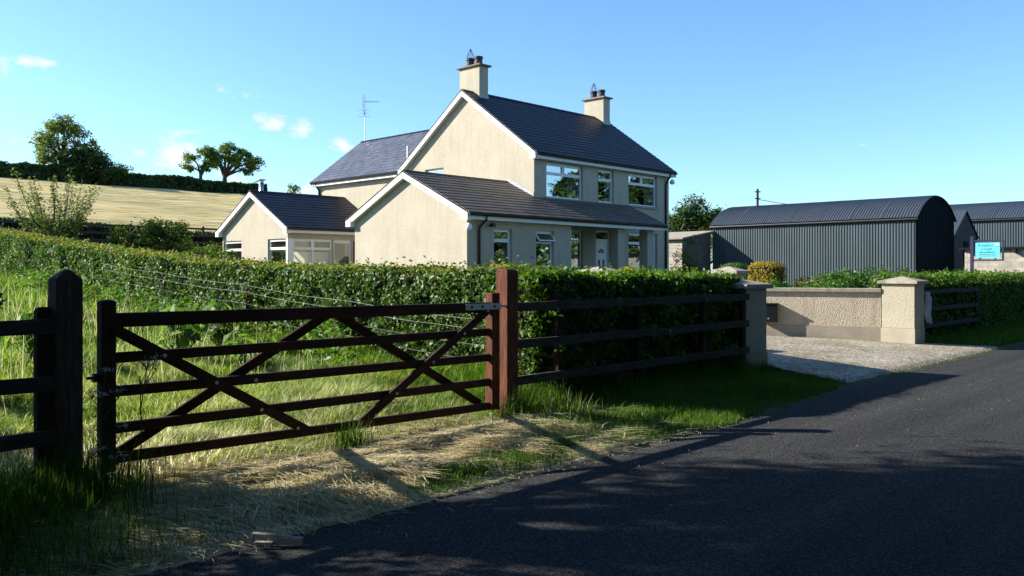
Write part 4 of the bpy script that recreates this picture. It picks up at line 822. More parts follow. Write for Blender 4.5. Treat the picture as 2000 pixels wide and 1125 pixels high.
def ewall(label, a, b):
    a, b = Vector((*a, 0)), Vector((*b, 0)); d = (b - a).normalized(); n = Vector((-d.y, d.x, 0)) * -1; c0, c1 = a + n * .12, b + n * .12
    root = thing('entrance_wall', (*(((a + b) / 2).xy), .15), label, 'wall', 'low walls of the driveway entrance')
    m = MB(); m.bar((c0.x, c0.y, .785), (c1.x, c1.y, .785), .21, .73); m.build('panel', M['walldash'], root)
    m = MB(); m.bar((c0.x, c0.y, .11), (c1.x, c1.y, .11), .24, .616); m.build('plinth', M['smooth'], root)
    m = MB(); m.bar((c0.x, c0.y, 1.196), (c1.x, c1.y, 1.196), .33, .085); m.build('coping', M['coping'], root, bevel=.01)
    return a, d, n
WA, WD, WN = ewall('low pebbledash entrance wall with pale coping, between two piers on the far side of the driveway', (18.36, 6.875), (17.32, 9.63))
ewall('low entrance wall hidden behind the clipped hedge on the near side of the driveway', (12.2, 7.075), (12.6, 9.61))
root = thing('letter_box', (*(WA + WD * 2.3).xy, .48), 'black letter box fixed to the low entrance wall beside the shaded pier', 'letter box')
def wbox(mb, t0, t1, d0, d1, z0, z1):
    p = [WA + WD * t - WN * d + Vector((0, 0, z)) for z in (z0, z1) for d in (d0, d1) for t in (t0, t1)]
    for q in ((0, 1, 3, 2), (4, 6, 7, 5), (0, 4, 5, 1), (1, 5, 7, 3), (3, 7, 6, 2), (2, 6, 4, 0)): mb.poly([p[k] for k in q])
m = MB(); wbox(m, 2.11, 2.46, -.013, .15, .48, .87); m.build('body', M['mailbox'], root, bevel=.012)
m = MB(); wbox(m, 2.09, 2.48, -.013, .17, .872, .90); m.build('lid', M['mailbox'], root, bevel=.01)
m = MB(); wbox(m, 2.26, 2.30, .151, .156, .55, .575); m.build('lock', M['galv'], root)
# cloth on the fence by the far pier
m = MB(); base = Vector((19.12, 6.22, 1.12)); n = 9
for i in range(n):
    for j in range(n):
        def P(i, j): a, b = i / n, j / n; return (base.x + .16 * a * (1 + .5 * b) + .03 * math.sin(b * 9), base.y + .05 * math.sin(a * 11 + b * 3), base.z - .62 * b + .05 * math.sin(a * 5))
        m.poly([P(i, j), P(i + 1, j), P(i + 1, j + 1), P(i, j + 1)])
tag(m.build('rag', M['cloth'], smooth=True, fix=False), 'pale blue cloth hanging on the fence beside the sunlit far pier', 'cloth')

# ------------------------------------------------------------------ farm buildings
def corr(mb, A, B, zlo, zhi, pitch=.15, amp=.036, nrm=(0, 0)):
    """vertical corrugated sheet between plan points A and B"""
    A = Vector(A); B = Vector(B); L = (B - A).length; n = int(L / pitch); d = (B - A) / L; N = Vector(nrm)
    prof = []
    for i in range(n):
        for t, h in ((0, 0), (.28, 0), (.5, 1), (.78, 1)): prof.append(A + d * ((i + t) * L / n) + N * amp * h)
    prof.append(B)
    for p, q_ in zip(prof, prof[1:]): mb.poly([(p.x, p.y, zlo), (q_.x, q_.y, zlo), (q_.x, q_.y, zhi), (p.x, p.y, zhi)])
def arc(x0, x1, ze, rise, n=18):
    c = (x0 + x1) / 2; hw = (x1 - x0) / 2; Rr = (hw * hw + rise * rise) / (2 * rise); cz = ze + rise - Rr; t0 = math.asin(min(1, hw / Rr))
    return [(c + Rr * math.sin(t0 * (2 * i / n - 1)), cz + Rr * math.cos(t0 * (2 * i / n - 1))) for i in range(n + 1)]
def dutch_barn(label, x0, x1, y0, y1, z0, ze, rise, door=False):
    root = thing('barn', ((x0 + x1) / 2, (y0 + y1) / 2, z0), label, 'barn', 'dark green curved roof barns')
    m = MB(); corr(m, (x0, y0), (x0, y1), z0 - .3, ze, nrm=(-1, 0)); m.build('side_wall', M['greensheet'], root, fix=False)
    m = MB(); corr(m, (x1, y0), (x1, y1), z0 - .3, ze, nrm=(1, 0)); m.build('side_wall', M['greensheet'], root, fix=False)
    A = arc(x0 - .12, x1 + .12, ze + .02, rise)
    for y, s in ((y0, -1), (y1, 1)):
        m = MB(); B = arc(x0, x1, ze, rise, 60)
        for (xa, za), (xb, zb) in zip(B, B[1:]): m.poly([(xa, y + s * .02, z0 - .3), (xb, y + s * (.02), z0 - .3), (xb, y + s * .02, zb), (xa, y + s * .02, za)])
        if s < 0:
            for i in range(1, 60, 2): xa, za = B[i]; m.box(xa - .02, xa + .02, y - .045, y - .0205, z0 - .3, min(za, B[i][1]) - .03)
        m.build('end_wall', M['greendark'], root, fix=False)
    m = MB(); n = int((y1 - y0 + .3) / .15); ya = y0 - .15; st = (y1 - y0 + .3) / n; pr = []
    for i in range(n):
        for t, h in ((0, 0), (.25, 0), (.5, 1), (.75, 1)): pr.append((ya + (i + t) * st, h * .03))
    pr.append((ya + n * st, 0)); c = ((x0 + x1) / 2, ze - 2)
    def off(p, h): d = Vector((p[0] - c[0], p[1] - c[1])).normalized(); return (p[0] + d.x * h, p[1] + d.y * h)
    for (yy, h), (y2, h2) in zip(pr, pr[1:]):
        for p, q_ in zip(A, A[1:]):
            a, b = off(p, h), off(q_, h); c2, d2 = off(p, h2), off(q_, h2); m.poly([(a[0], yy, a[1]), (b[0], yy, b[1]), (d2[0], y2, d2[1]), (c2[0], y2, c2[1])])
    rf = m.build('roof', M['greenroof'], root, fix=False)
    for k in range(1, 7):                                   # lap joints of the roof sheets
        m = MB(); yy = y0 + (y1 - y0) * k / 7
        for p, q_ in zip(A, A[1:]): m.poly([(off(p, .036)[0], yy, off(p, .036)[1]), (off(q_, .036)[0], yy, off(q_, .036)[1]), (off(q_, .036)[0], yy + .05, off(q_, .036)[1]), (off(p, .036)[0], yy + .05, off(p, .036)[1])])
        m.build('sheet_lap', M['greenroof'], rf, fix=False)
    m = MB(); m.tube([(x0 - .15, y0 - .15, ze - .08), (x0 - .15, y1 + .15, ze - .08)], .06, 8); m.build('gutter', M['gutter'], root)
    return root
dutch_barn('nearer dark green corrugated barn with a curved roof, standing behind the clipped yellow bush', 46, 52.1, 15.5, 27.3, .3, 4.37, 1.28)
dutch_barn('farther dark green curved roof barn behind the gabled stone store at the right edge', 61.5, 69.5, 3, 33, .5, 5.0, 1.3)
root = thing('stone_store', (56, 20, .4), 'brown stone gabled store with green sheet roof between the two green barns', 'store')
m = MB(); x0, x1, y0, y1 = 53.6, 58.4, 16, 24; fs = frame_xy((x0, y0), (1, 0), (0, 1)); wall_panel(m, fs, 0, x1 - x0, 0, 3.66); gable_top(m, fs, 0, x1 - x0, 2.4, 3.66, 5.2)
f_ = frame_xy((x0, y1), (0, -1), (1, 0)); wall_panel(m, f_, 0, y1 - y0, 0, 3.66); f_ = frame_xy((x1, y0), (0, 1), (-1, 0)); wall_panel(m, f_, 0, y1 - y0, 0, 3.66); m.build('wall', M['barnstone'], root, fix=False)
m = MB()
for s, xa in ((-1, x0 - .1), (1, x1 + .1)):
    n = int(8.2 / .2)
    for i in range(n):
        ya = y0 - .1 + i * .2; m.poly([(xa, ya, 3.62), (xa, ya + .1, 3.64), (56, ya + .1, 5.29), (56, ya, 5.27)]); m.poly([(xa, ya + .1, 3.64), (xa, ya + .2, 3.62), (56, ya + .2, 5.27), (56, ya + .1, 5.29)])
m.build('roof', M['greenroof'], root, fix=False)
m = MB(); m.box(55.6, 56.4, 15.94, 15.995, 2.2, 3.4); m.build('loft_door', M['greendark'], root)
root = thing('block_shed', (46, 9.5, .2), 'pale concrete block lean-to shed behind the turquoise roadside sign', 'shed', 'concrete block sheds')
m = MB(); m.box(44, 48.5, 4, 12.6, -.1, 2.62); m.build('wall', M['block'], root)
m = MB(); m.frus(43.8, 48.7, 3.8, 12.8, 2.63, 43.8, 48.7, 3.8, 12.8, 2.72); 
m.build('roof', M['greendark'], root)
for y in (6.2, 8.3, 10.4, 12.3): m = MB(); m.box(43.7, 43.99, y, y + .12, 2.45, 2.6); m.build('rafter_end', M['wood_vert'], root)
root = thing('block_shed', (44.4, 30, .5), 'low block shed with sunlit end in paler colour between the farmhouse and the green barn', 'shed', 'concrete block sheds')
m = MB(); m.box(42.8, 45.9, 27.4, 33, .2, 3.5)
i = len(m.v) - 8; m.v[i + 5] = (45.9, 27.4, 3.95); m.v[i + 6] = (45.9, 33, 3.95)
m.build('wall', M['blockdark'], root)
m = MB(); m.box(42.77, 42.795, 27.42, 33, .2, 3.48); m.build('sunlit_end', M['block'], root)  # pale sheet puts the sunlight on this end into the colour
m = MB(); m.bar((42.5, 30.2, 3.52), (46.1, 30.2, 4.05), 6.0, .09); m.build('roof', M['coping'], root)
# far farm roof beyond the hill, utility pole and wire
root = thing('distant_barn', (73, 150, 13.5), 'grey roofed barn far away beyond the end of the ridge hedge', 'barn')
m = MB(); m.box(69, 81, 148, 156, 12, 14.9); m.build('wall', M['blockdark'], root)
m = MB(); m.poly([(68.6, 147.6, 14.8), (81.4, 147.6, 14.8), (81.4, 152, 16.4), (68.6, 152, 16.4)]); m.poly([(68.6, 156.4, 14.8), (68.6, 152, 16.4), (81.4, 152, 16.4), (81.4, 156.4, 14.8)]); m.poly([(68.6, 147.6, 14.8), (68.6, 152, 16.4), (68.6, 156.4, 14.8)]); m.build('roof', M['tile_grey'], root)
px_, py_ = 82.8, 43.8
root = thing('utility_pole', (px_, py_, 1), 'dark wooden utility pole rising behind the curved barn roof', 'pole')
m = MB(); m.tube([(px_, py_, .5), (px_, py_, 10.3)], [.16, .12], 8); m.build('pole', M['pole'], root)
for z in (10.0, 9.3, 7.9): m = MB(); m.tube([(px_ - .25, py_ + .2, z), (px_ + .25, py_ - .2, z)], .06, 6); m.build('insulator', M['cowl'], root)
m = MB(); a = Vector((px_, py_, 9.2)); b = Vector((112, 22, 8.6)); m.tube([a.lerp(b, t / 20) - Vector((0, 0, 5.0 * (t / 20) * (1 - t / 20))) for t in range(21)], .03, 4); tag(m.build('overhead_wire', M['cowl']), 'thin overhead wire sagging from the utility pole to the right', 'wire')

# ------------------------------------------------------------------ roadside sign
root = thing('roadside_sign', (30, 8.36, .2), 'turquoise name board with dark lettering hung in a navy frame on a post', 'sign')
SXp = 30.0
m = MB(); m.box(SXp - .04, SXp + .04, 8.33, 8.42, 0, 2.72); m.build('post', M['navy'], root)
m = MB(); m.box(SXp - .025, SXp + .025, 7.46, 8.328, 2.55, 2.6); m.box(SXp - .025, SXp + .025, 7.46, 8.328, 1.93, 1.98); m.box(SXp - .025, SXp + .025, 7.46, 7.51, 1.981, 2.549); m.build('frame', M['navy'], root)
m = MB(); m.box(SXp - .015, SXp + .015, 7.57, 8.27, 2.03, 2.515); bd = m.build('board', M['board'], root)
m = MB(); m.tube([(SXp - .016, 7.66, 2.46 - .01), (SXp - .020, 7.66, 2.45)], [.04, .04], 14); mm = MB()
mm.poly([(SXp - .018, 7.655 + .045 * math.cos(k * math.pi / 8), 2.445 + .038 * math.sin(k * math.pi / 8)) for k in range(16)]); mm.build('sun_emblem', M['white'], bd)
def letters(txt, size, yc, zc, italic=.25):
    cu = bpy.data.curves.new('lettering', 'FONT'); cu.body = txt; cu.size = size; cu.align_x = 'CENTER'; cu.align_y = 'CENTER'; cu.extrude = .001; cu.offset = -.0025 if size > .1 else 0; cu.shear = italic
    o = bpy.data.objects.new('lettering', cu); C.objects.link(o); bpy.context.view_layer.update()
    me = bpy.data.meshes.new_from_object(o.evaluated_get(bpy.context.evaluated_depsgraph_get())); bpy.data.objects.remove(o)
    me.transform(Matrix.Translation((SXp - .018, yc, zc)) @ Matrix(((0, 0, -1, 0), (-1, 0, 0, 0), (0, 1, 0, 0), (0, 0, 0, 1))))
    o = bpy.data.objects.new('lettering', me); me.materials.clear(); me.materials.append(M['ink']); C.objects.link(o); adopt(o, bd)
letters('Roughan', .125, 7.99, 2.43); letters('Lough', .125, 7.95, 2.315); letters('BED & BREAKFAST', .055, 7.92, 2.205, 0)
m = MB()
for z, (a, b) in ((2.145, (7.68, 8.18)), (2.09, (7.7, 8.15))):     # lines of small print too far away to read
    y = a
    while y < b: w = random.uniform(.02, .05); m.box(SXp - .0185, SXp - .0155, y, min(y + w, b), z - .008, z + .008); y += w + .014
m.build('small_print', M['ink'], bd)
m = MB(); m.box(SXp - .0185, SXp - .0155, 7.6, 7.72, 2.385, 2.395); m.build('underline', M['ink'], bd)
for y in (7.7, 8.14): m = MB(); m.box(SXp - .02, SXp + .02, y - .015, y + .015, 1.981, 2.029); m.build('bracket', M['navy'], root)

# ------------------------------------------------------------------ hedges
hz = lambda x, y: zg(x, y)
gtop = lambda x, y: np.interp(y, [7, 10, 13, 18, 27, 35, 41], [1.60, 1.61, 1.66, 1.93, 2.66, 3.35, 3.9])
hedge('garden_hedge', 'long clipped green hedge running up the slope from the gate to the hay field', [(7.75, 7.0), (7.75, 12), (7.7, 20), (7.7, 30), (7.7, 40.5)], .45, gtop, hz, 150000, .062, 'l_hedge', side=1, topbrown=.5, rough=.10)
hedge('roadside_hedge', 'clipped hedge behind the rail fence, sunlit on top and dark on the road side', [(7.25, 7.0), (10, 7.02), (11.95, 7.02)], .42, lambda x, y: 1.55 - .012 * (np.asarray(x) - 7.3) + 0 * np.asarray(y), hz, 60000, .06, 'l_beech', side=-.6, rough=.07, red=(10.9, 11.6, 6.65, 7.3, 1.36, 1.56))
hedge('far_roadside_hedge', 'dark clipped hedge along the road beyond the driveway entrance', [(19.05, 6.9), (24, 6.9), (45, 6.95), (60, 7.2)], .47, lambda x, y: 1.5 + 0 * np.asarray(x), hz, 70000, .075, 'l_beech', side=-.5, rough=.06)
hedge('field_boundary_hedge', 'low dark hedge behind the rail fence at the foot of the hay field', [(3, 42.2), (22, 42.2), (40, 43)], .5, lambda x, y: np.interp(x, [3, 11, 21, 40], [4.2, 3.98, 3.62, 3.4]), lambda x, y: zg(x, y) - .2, 26000, .12, 'l_dark', side=-.3, rough=.12)
hedge('ridge_hedge', 'long dark overgrown hedge along the skyline above the hay field', [(-30, 122), (20, 122), (45, 122), (70, 122.5)], 1.1, lambda x, y: zg(x, y) + 1.75 + .5 * vnoise(np.asarray(x) * .18, 0 * np.asarray(x), 61), hz, 34000, .42, 'l_dark', side=-.2, rough=.45)

rh = [o for o in C.objects if o.name == 'roadside_hedge'][0]
P = []
for k in range(46):
    cx, cz, out = RNG.uniform(7.3, 11.6), RNG.uniform(.25, 1.5), RNG.uniform(.1, .34); a = np.array([cx, 6.6, cz]); b = np.array([cx + RNG.normal(0, .08), 6.6 - out, cz + RNG.uniform(-.05, .16)]); t = RNG.uniform(0, 1, 22)[:, None]; P.append(a * (1 - t) + b * t + RNG.normal(0, .03, (22, 3)))
P = np.concatenate(P); leaves('shoots', P, np.tile([0, -.7, .5], (len(P), 1)), .06 * RNG.uniform(.6, 1.3, len(P)), RNG.beta(2, 2, len(P)), M['l_beech'], rh, .62, .9)

# ------------------------------------------------------------------ trees on the hill and behind the farm
def blobs_round(cz, rx, rz, n, jit=.35, seed=0, low=0):
    r = np.random.default_rng(seed); o = []
    for i in range(n):
        d = r.normal(size=3); d /= np.linalg.norm(d); k = r.uniform(.45, .8)
        o.append((d[0] * rx * k, d[1] * rx * k, cz + d[2] * rz * k + low, rx * r.uniform(.28, .46), rx * r.uniform(.28, .46), rz * r.uniform(.28, .42)))
    return o
def zt(x, y): return float(zg(x, y))
tree('ash_tree', 'largest tree on the ridge, tall and leafy at the left of the skyline', (40.5, 123, zt(40.5, 123)), 4.2, .38,
     [(-1.6, 0, 6.6, 2.0, 1.8, 1.5), (.2, .5, 8.2, 1.6, 1.6, 1.3), (1.4, -.4, 7.2, 1.7, 1.6, 1.4), (-2.9, .3, 5.0, 1.7, 1.5, 1.3), (2.6, -1, 5.4, 1.9, 1.7, 1.4), (0, 0, 4.6, 2.4, 2.0, 1.7), (1.2, 0, 3.0, 2.4, 2, 1.4), (3.6, -2, 3.6, 1.8, 1.7, 1.5), (-1.8, 0, 3.2, 1.8, 1.6, 1.3)], 9000, .36, 'l_ash', 'trees on the ridge', spread=.34, nclump=190)
tree('bushy_tree', 'dark spreading tree pressed against the right side of the tallest ridge tree', (42.6, 121.2, zt(42.6, 121.2)), 1.5, .3, [(0, 0, 3.6, 2.0, 1.8, 1.5), (1.4, -1.2, 2.7, 1.7, 1.6, 1.3), (-1, .6, 2.4, 1.8, 1.6, 1.4), (2.0, -1.8, 1.8, 1.3, 1.3, 1.0)], 5200, .36, 'l_dark', 'trees on the ridge', spread=.36, nclump=110)
tree('small_tree', 'small rounded tree low on the ridge right of the tallest tree', (46.6, 121.5, zt(46.6, 121.5)), 1.2, .15, [(0, 0, 2.6, 1.4, 1.3, .9), (1, -.8, 2.2, 1.0, 1, .8)], 1500, .3, 'l_oak', 'trees on the ridge', spread=.3)
tree('oak_tree', 'thin sparse oak, left one of the pair on the ridge behind the sun room', (60, 123, zt(60, 123)), 3.6, .3, [(-.9, .8, 5.2, 1.2, 1.1, .9), (.5, -.4, 6.3, 1.2, 1.1, .9), (1.2, -.9, 5.0, 1.0, 1.0, .9), (-1.5, 1.2, 3.9, 1.0, .9, .7), (.6, -.5, 4.1, .9, .9, .8)], 3200, .34, 'l_oak', 'trees on the ridge', spread=.26, nclump=55)
tree('oak_tree', 'taller leafy oak with forked trunk, right one of the pair on the ridge', (63.6, 122.5, zt(63.6, 122.5)), 3.2, .42, [(-1.4, 1.3, 6.3, 1.6, 1.5, 1.1), (.3, -.2, 7.0, 1.6, 1.5, 1.1), (1.9, -1.8, 6.2, 1.6, 1.5, 1.1), (2.9, -2.8, 4.9, 1.4, 1.3, 1.0), (1.2, -1.2, 5.0, 1.3, 1.2, .9), (-1.0, 1.0, 5.0, 1.1, 1.1, .8), (2.3, -2.2, 3.9, 1.1, 1.0, .7), (.6, -.6, 5.9, 1.5, 1.4, 1.0)], 9000, .34, 'l_oak', 'trees on the ridge', spread=.28, nclump=120)
tree('small_tree', 'sparse sapling on the skyline just left of the sun room flue', (71, 130, zt(71, 130)), 1.6, .1, [(0, 0, 2.0, 1.1, 1.0, .6), (1.6, -1.6, 2.2, 1.2, 1.1, .6)], 420, .34, 'l_oak', 'trees on the ridge', spread=.28)
tree('small_tree', 'tiny tree on the skyline between the flue and the rear wing', (82, 133, zt(82, 133)), 1.4, .1, [(0, 0, 2.3, 1.1, 1.1, .9)], 420, .34, 'l_oak', 'trees on the ridge', spread=.3)
tree('round_tree', 'dark green rounded tree behind the dark block shed', (69.5, 43.5, 1.2), 3, .4, blobs_round(4.9, 3.2, 2.9, 14, seed=3) + [(0, 0, 5, 1.9, 1.9, 1.9), (2.6, -2.6, 3.6, 1.9, 1.8, 1.8)], 11000, .26, 'l_dark', 'trees behind the block shed', spread=.36, nclump=220)
tree('willow_tree', 'pale grey-green willow in front of the dark rounded tree', (55.6, 33.6, .9), 1.2, .2, [(0, 0, 2.2, 1.9, 1.8, 1.3), (-1.3, 1.1, 2.2, 1.4, 1.3, 1.1), (1.2, -1.2, 2.0, 1.3, 1.3, 1.1), (.3, -.1, 3.1, 1.2, 1.2, .7)], 8000, .15, 'l_willow', 'trees behind the block shed', spread=.3, nclump=140, aspect=.25)

# ------------------------------------------------------------------ garden plants
def shrub(name, label, loc, blobs, n, leaf, mat, group=None, spread=None, cat='shrub', aspect=.6, shell=.4):
    x, y, z = loc; root = thing(name, loc, label, cat, group); m = MB()
    for b in blobs:
        for j in range(3):
            e = Vector((x + b[0], y + b[1], z + b[2])) + Vector(unit(1)[0] * np.array(b[3:6]) * .8); m.tube([(x + random.uniform(-.08, .08), y + random.uniform(-.08, .08), z - .1), ((x + e.x) / 2, (y + e.y) / 2, z + (e.z - z) * .55), tuple(e)], [.02, .013, .005], 4)
    m.build('stems', M['twig'], root)
    B = [(x + b[0], y + b[1], z + b[2], b[3], b[4], b[5]) for b in blobs]
    P, nr, tn = clump_points(B, n, max(12, n // 40), spread or .2 * min(min(b[3:6]) for b in blobs) + .03, shell); P[:, 2] = np.maximum(P[:, 2], z + .02)
    leaves('foliage', P, nr, leaf * RNG.uniform(.6, 1.3, n), tn, M[mat], root, aspect); return root
def clipped(name, label, loc, rx, ry, h, n, leaf, mat, pw=4):
    """clipped bush: leaves on a rounded box skin round a dark core"""
    x, y, z = loc; root = thing(name, loc, label, 'bush', 'clipped bushes in the garden'); m = MB(); 
    m.frus(x - rx * .75, x + rx * .75, y - ry * .75, y + ry * .75, z, x - rx * .8, x + rx * .8, y - ry * .8, y + ry * .8, z + h - .12); m.build('stems', M['hedgecore'], root)  # solid core, the bush's inner shade put into its colour
    d = unit(n); r = (np.abs(d[:, 0]) ** pw + np.abs(d[:, 1]) ** pw + np.abs(d[:, 2]) ** pw) ** (-1 / pw)
    r = r * (1 - np.abs(RNG.normal(0, .06, n)) + .05 * RNG.exponential(.5, n)); P = np.stack([x + d[:, 0] * r * rx, y + d[:, 1] * r * ry, z + h / 2 + d[:, 2] * r * h / 2], -1)
    leaves('foliage', P, d + np.array([0, 0, .3]), leaf * RNG.uniform(.6, 1.3, n), RNG.beta(2, 2, n), M[mat], root, .45); return root
clipped('clipped_bush', 'square clipped golden yellow conifer in front of the green barn wall', (25.1, 12.95, .45), .47, .47, 1.42, 10000, .05, 'l_gold', 7)
clipped('clipped_bush', 'square clipped green bush behind the inner pier of the entrance wall', (26.0, 14.6, .45), .46, .46, 1.4, 8000, .055, 'l_bed')
for i, (x, y, z, r, h, mat, lab) in enumerate((
        (20.6, 10.6, .3, .62, .95, 'l_bed', 'bright green low plant at the inner end of the entrance wall'),
        (21.0, 9.7, .3, .66, 1.08, 'l_bed', 'bright green leafy plant just behind the middle of the entrance wall'),
        (20.3, 8.7, .3, .6, 1.05, 'l_bed', 'bright green leafy plant behind the wall, next to the sunlit pier'),
        (22.9, 10.6, .35, .7, 1.1, 'l_olive', 'olive green rounded plant in the garden bed behind the entrance wall'),
        (24.1, 9.4, .35, .8, 1.25, 'l_bed', 'broad dark green plant at the back of the garden bed'),
        (22.6, 8.2, .3, .7, 1.2, 'l_olive', 'yellowish green plant in the garden bed above the sunlit pier'),
        (25.0, 8.3, .3, .8, 1.25, 'l_fruit', 'light green feathery plant at the right end of the garden bed'),
        (26.5, 11.2, .4, .6, .9, 'l_fruit', 'grey green plant beside the shadow of the yellow bush'),
        (19.6, 10.0, .3, .6, 1.1, 'l_bed', 'leafy bright green clump close behind the left half of the entrance wall'),
        (21.6, 8.9, .3, .7, 1.2, 'l_bed', 'tall bright green clump behind the right half of the entrance wall'),
        (23.6, 8.6, .3, .8, 1.35, 'l_fruit', 'light green bush in the second row of the bed, left of the sunlit pier cap'),
        (26.5, 8.0, .3, .9, 1.45, 'l_bed', 'tall leafy bush in front of the near corner of the green barn'),
        (27.5, 12.2, .4, .7, 1.15, 'l_bed', 'dark green bush at the foot of the barn wall, right of the yellow bush'))):
    r2 = np.random.default_rng(i); bl = [(r2.uniform(-.5, .5) * r, r2.uniform(-.5, .5) * r, h * r2.uniform(.45, .75), r * .5, r * .5, h * .3) for _ in range(6)]
    shrub('garden_shrub', lab, (x, y, z), bl, 4200, .09, mat, 'plants in the bed behind the entrance wall', .09)
shrub('yellow_plant', 'small plant with bright yellow leaves rising over the hedge under the front door', (10.55, 7.8, .2), [(0, 0, 1.26, .30, .25, .16), (-.25, .1, 1.15, .2, .2, .14)], 700, .06, 'l_yellow', None, .06, 'plant')
shrub('climbing_shrub', 'light green climbing shrub against the dark face of the block shed', (34.0, 21.5, .6), [(0, 0, 1.0, .45, .45, .5), (.05, 0, 1.8, .35, .35, .45), (.1, -.1, 2.35, .22, .22, .22), (.3, -.3, .6, .6, .5, .4)], 2600, .1, 'l_fruit', None, .12)
shrub('rose_bush', 'thin red leaved rose bush against the sunlit end of the block shed', (36.2, 23.6, .7), [(0, 0, .9, .5, .5, .5), (.1, .1, 1.6, .35, .35, .4)], 420, .09, 'l_red', None, .12)
# garden arch hoop by the shed
m = MB(); m.tube([(35.9, 23.6, .7), (35.9, 23.6, 1.7), (36.1, 23.35, 2.15), (36.4, 23.05, 2.35), (36.7, 22.7, 2.15), (36.8, 22.5, 1.7), (36.8, 22.5, .7)], .025, 6); tag(m.build('garden_arch', M['cowl'], smooth=True), 'thin dark metal garden arch beside the right corner of the farmhouse', 'arch')
# fruit tree with upright sparse branches
fx, fy, fz = 11.2, 34.6, zt(11.2, 34.6)
root = thing('fruit_tree', (fx, fy, fz), 'small fruit tree with sparse upright branches in front of the hay field', 'tree')
m = MB(); m.tube([(fx, fy, fz - .2), (fx + .02, fy, fz + .5), (fx, fy, fz + .9)], [.09, .07, .06], 7); LP = []
rr = np.random.default_rng(5)
right = np.array([.694, -.72, 0])
for i in range(30):
    a = rr.uniform(-1, 1); d = right * a * 1.0 + np.array([.72, .694, 0]) * rr.uniform(-.7, .7); Lh = rr.uniform(1.5, 3.3) * (1 - .18 * abs(a))
    p0 = np.array([fx, fy, fz + rr.uniform(.4, .95)]); p1 = p0 + d * .85 + np.array([0, 0, Lh * .35]); p2 = p0 + d * 1.55 + np.array([0, 0, Lh])
    m.tube([tuple(p0), tuple(p1), tuple(p2)], [.03, .018, .004], 4)
    nn = 150
    for t in rr.uniform(.15, 1, nn):
        p = (1 - t) ** 2 * p0 + 2 * t * (1 - t) * p1 + t * t * p2; LP.append(p + rr.normal(0, .075 + .13 * (1 - t), 3))
m.build('trunk', M['bark'], root); LP = np.array(LP)
P2, _, _ = clump_points([(fx, fy, fz + .75, 1.0, 1.0, .6), (fx + .5, fy - .5, fz + .6, .8, .8, .5), (fx - .5, fy + .4, fz + .65, .8, .8, .5)], 3200, 90, .17)
LP = np.concatenate([LP, P2]); n = len(LP); leaves('crown', LP, np.tile([0, 0, 1.], (n, 1)), .115 * RNG.uniform(.6, 1.3, n), RNG.beta(2, 2, n), M['l_fruit'], root)
shrub('maple_bush', 'broad bush with yellow-tipped leaves beside the small bird house', (14.0, 32.6, 1.5), [(0, 0, 1.1, .85, .8, .7), (.55, -.55, 1.2, .7, .7, .7), (-.65, .6, .9, .7, .7, .65), (.1, 0, 1.65, .6, .6, .4), (-.8, .8, 1.4, .4, .4, .4), (.65, -.6, 1.85, .35, .35, .3)], 6500, .12, 'l_maple', 'bushes left of the sun room', .13)
shrub('maple_bush', 'lower dark bush close to the left corner of the sun room', (16.7, 34.6, 1.5), [(0, 0, .9, .7, .7, .6), (.6, -.6, .8, .6, .6, .55), (-.5, .5, .8, .6, .6, .5)], 3600, .11, 'l_oak', 'bushes left of the sun room', .13)
# bird house with blue roofs on a post
bx_, by_, bz_ = 10.9, 29.0, 1.4
root = thing('bird_house', (bx_, by_, bz_), 'little twin bird house with slate blue roofs showing above the garden hedge', 'bird house')
m = MB(); m.box(bx_ - .03, bx_ + .03, by_ - .03, by_ + .03, bz_ - .1, 2.2); m.build('post', M['white'], root)
for dx, w, zb in ((-.11, .10, 2.2), (.12, .085, 2.2)):
    c = np.array([bx_, by_]) + right[:2] * dx; m = MB()
    for sx in (-1, 1):
        for sy in (-1, 1): m.box(c[0] + sx * w * .8 - .012, c[0] + sx * w * .8 + .012, c[1] + sy * w * .8 - .012, c[1] + sy * w * .8 + .012, zb, zb + .17)
    m.box(c[0] - w, c[0] + w, c[1] - w, c[1] + w, zb - .02, zb - .001); m.box(c[0] - w * .5, c[0] + w * .5, c[1] - w * .5, c[1] + w * .5, zb, zb + .16); m.build('cabin', M['white'], root)
    m = MB(); m.frus(c[0] - w * 1.25, c[0] + w * 1.25, c[1] - w * 1.25, c[1] + w * 1.25, zb + .171, c[0] - .012, c[0] + .012, c[1] - .012, c[1] + .012, zb + .33); m.build('cabin_roof', M['bluepaint'], root)
m = MB(); m.box(17.3, 18.2, 36.6, 37.4, .9, 1.92); m.box(17.25, 18.25, 36.55, 37.45, 1.922, 1.99); tag(m.build('planter', M['coping']), 'pale concrete planter at the left corner of the sun room', 'planter')

# ------------------------------------------------------------------ grass
def scatter(n, x0, x1, y0, y1, dens=None):
    x = RNG.uniform(x0, x1, n); y = RNG.uniform(y0, y1, n)
    if dens is not None: k = RNG.uniform(size=n) < dens(x, y); x, y = x[k], y[k]
    return x, y
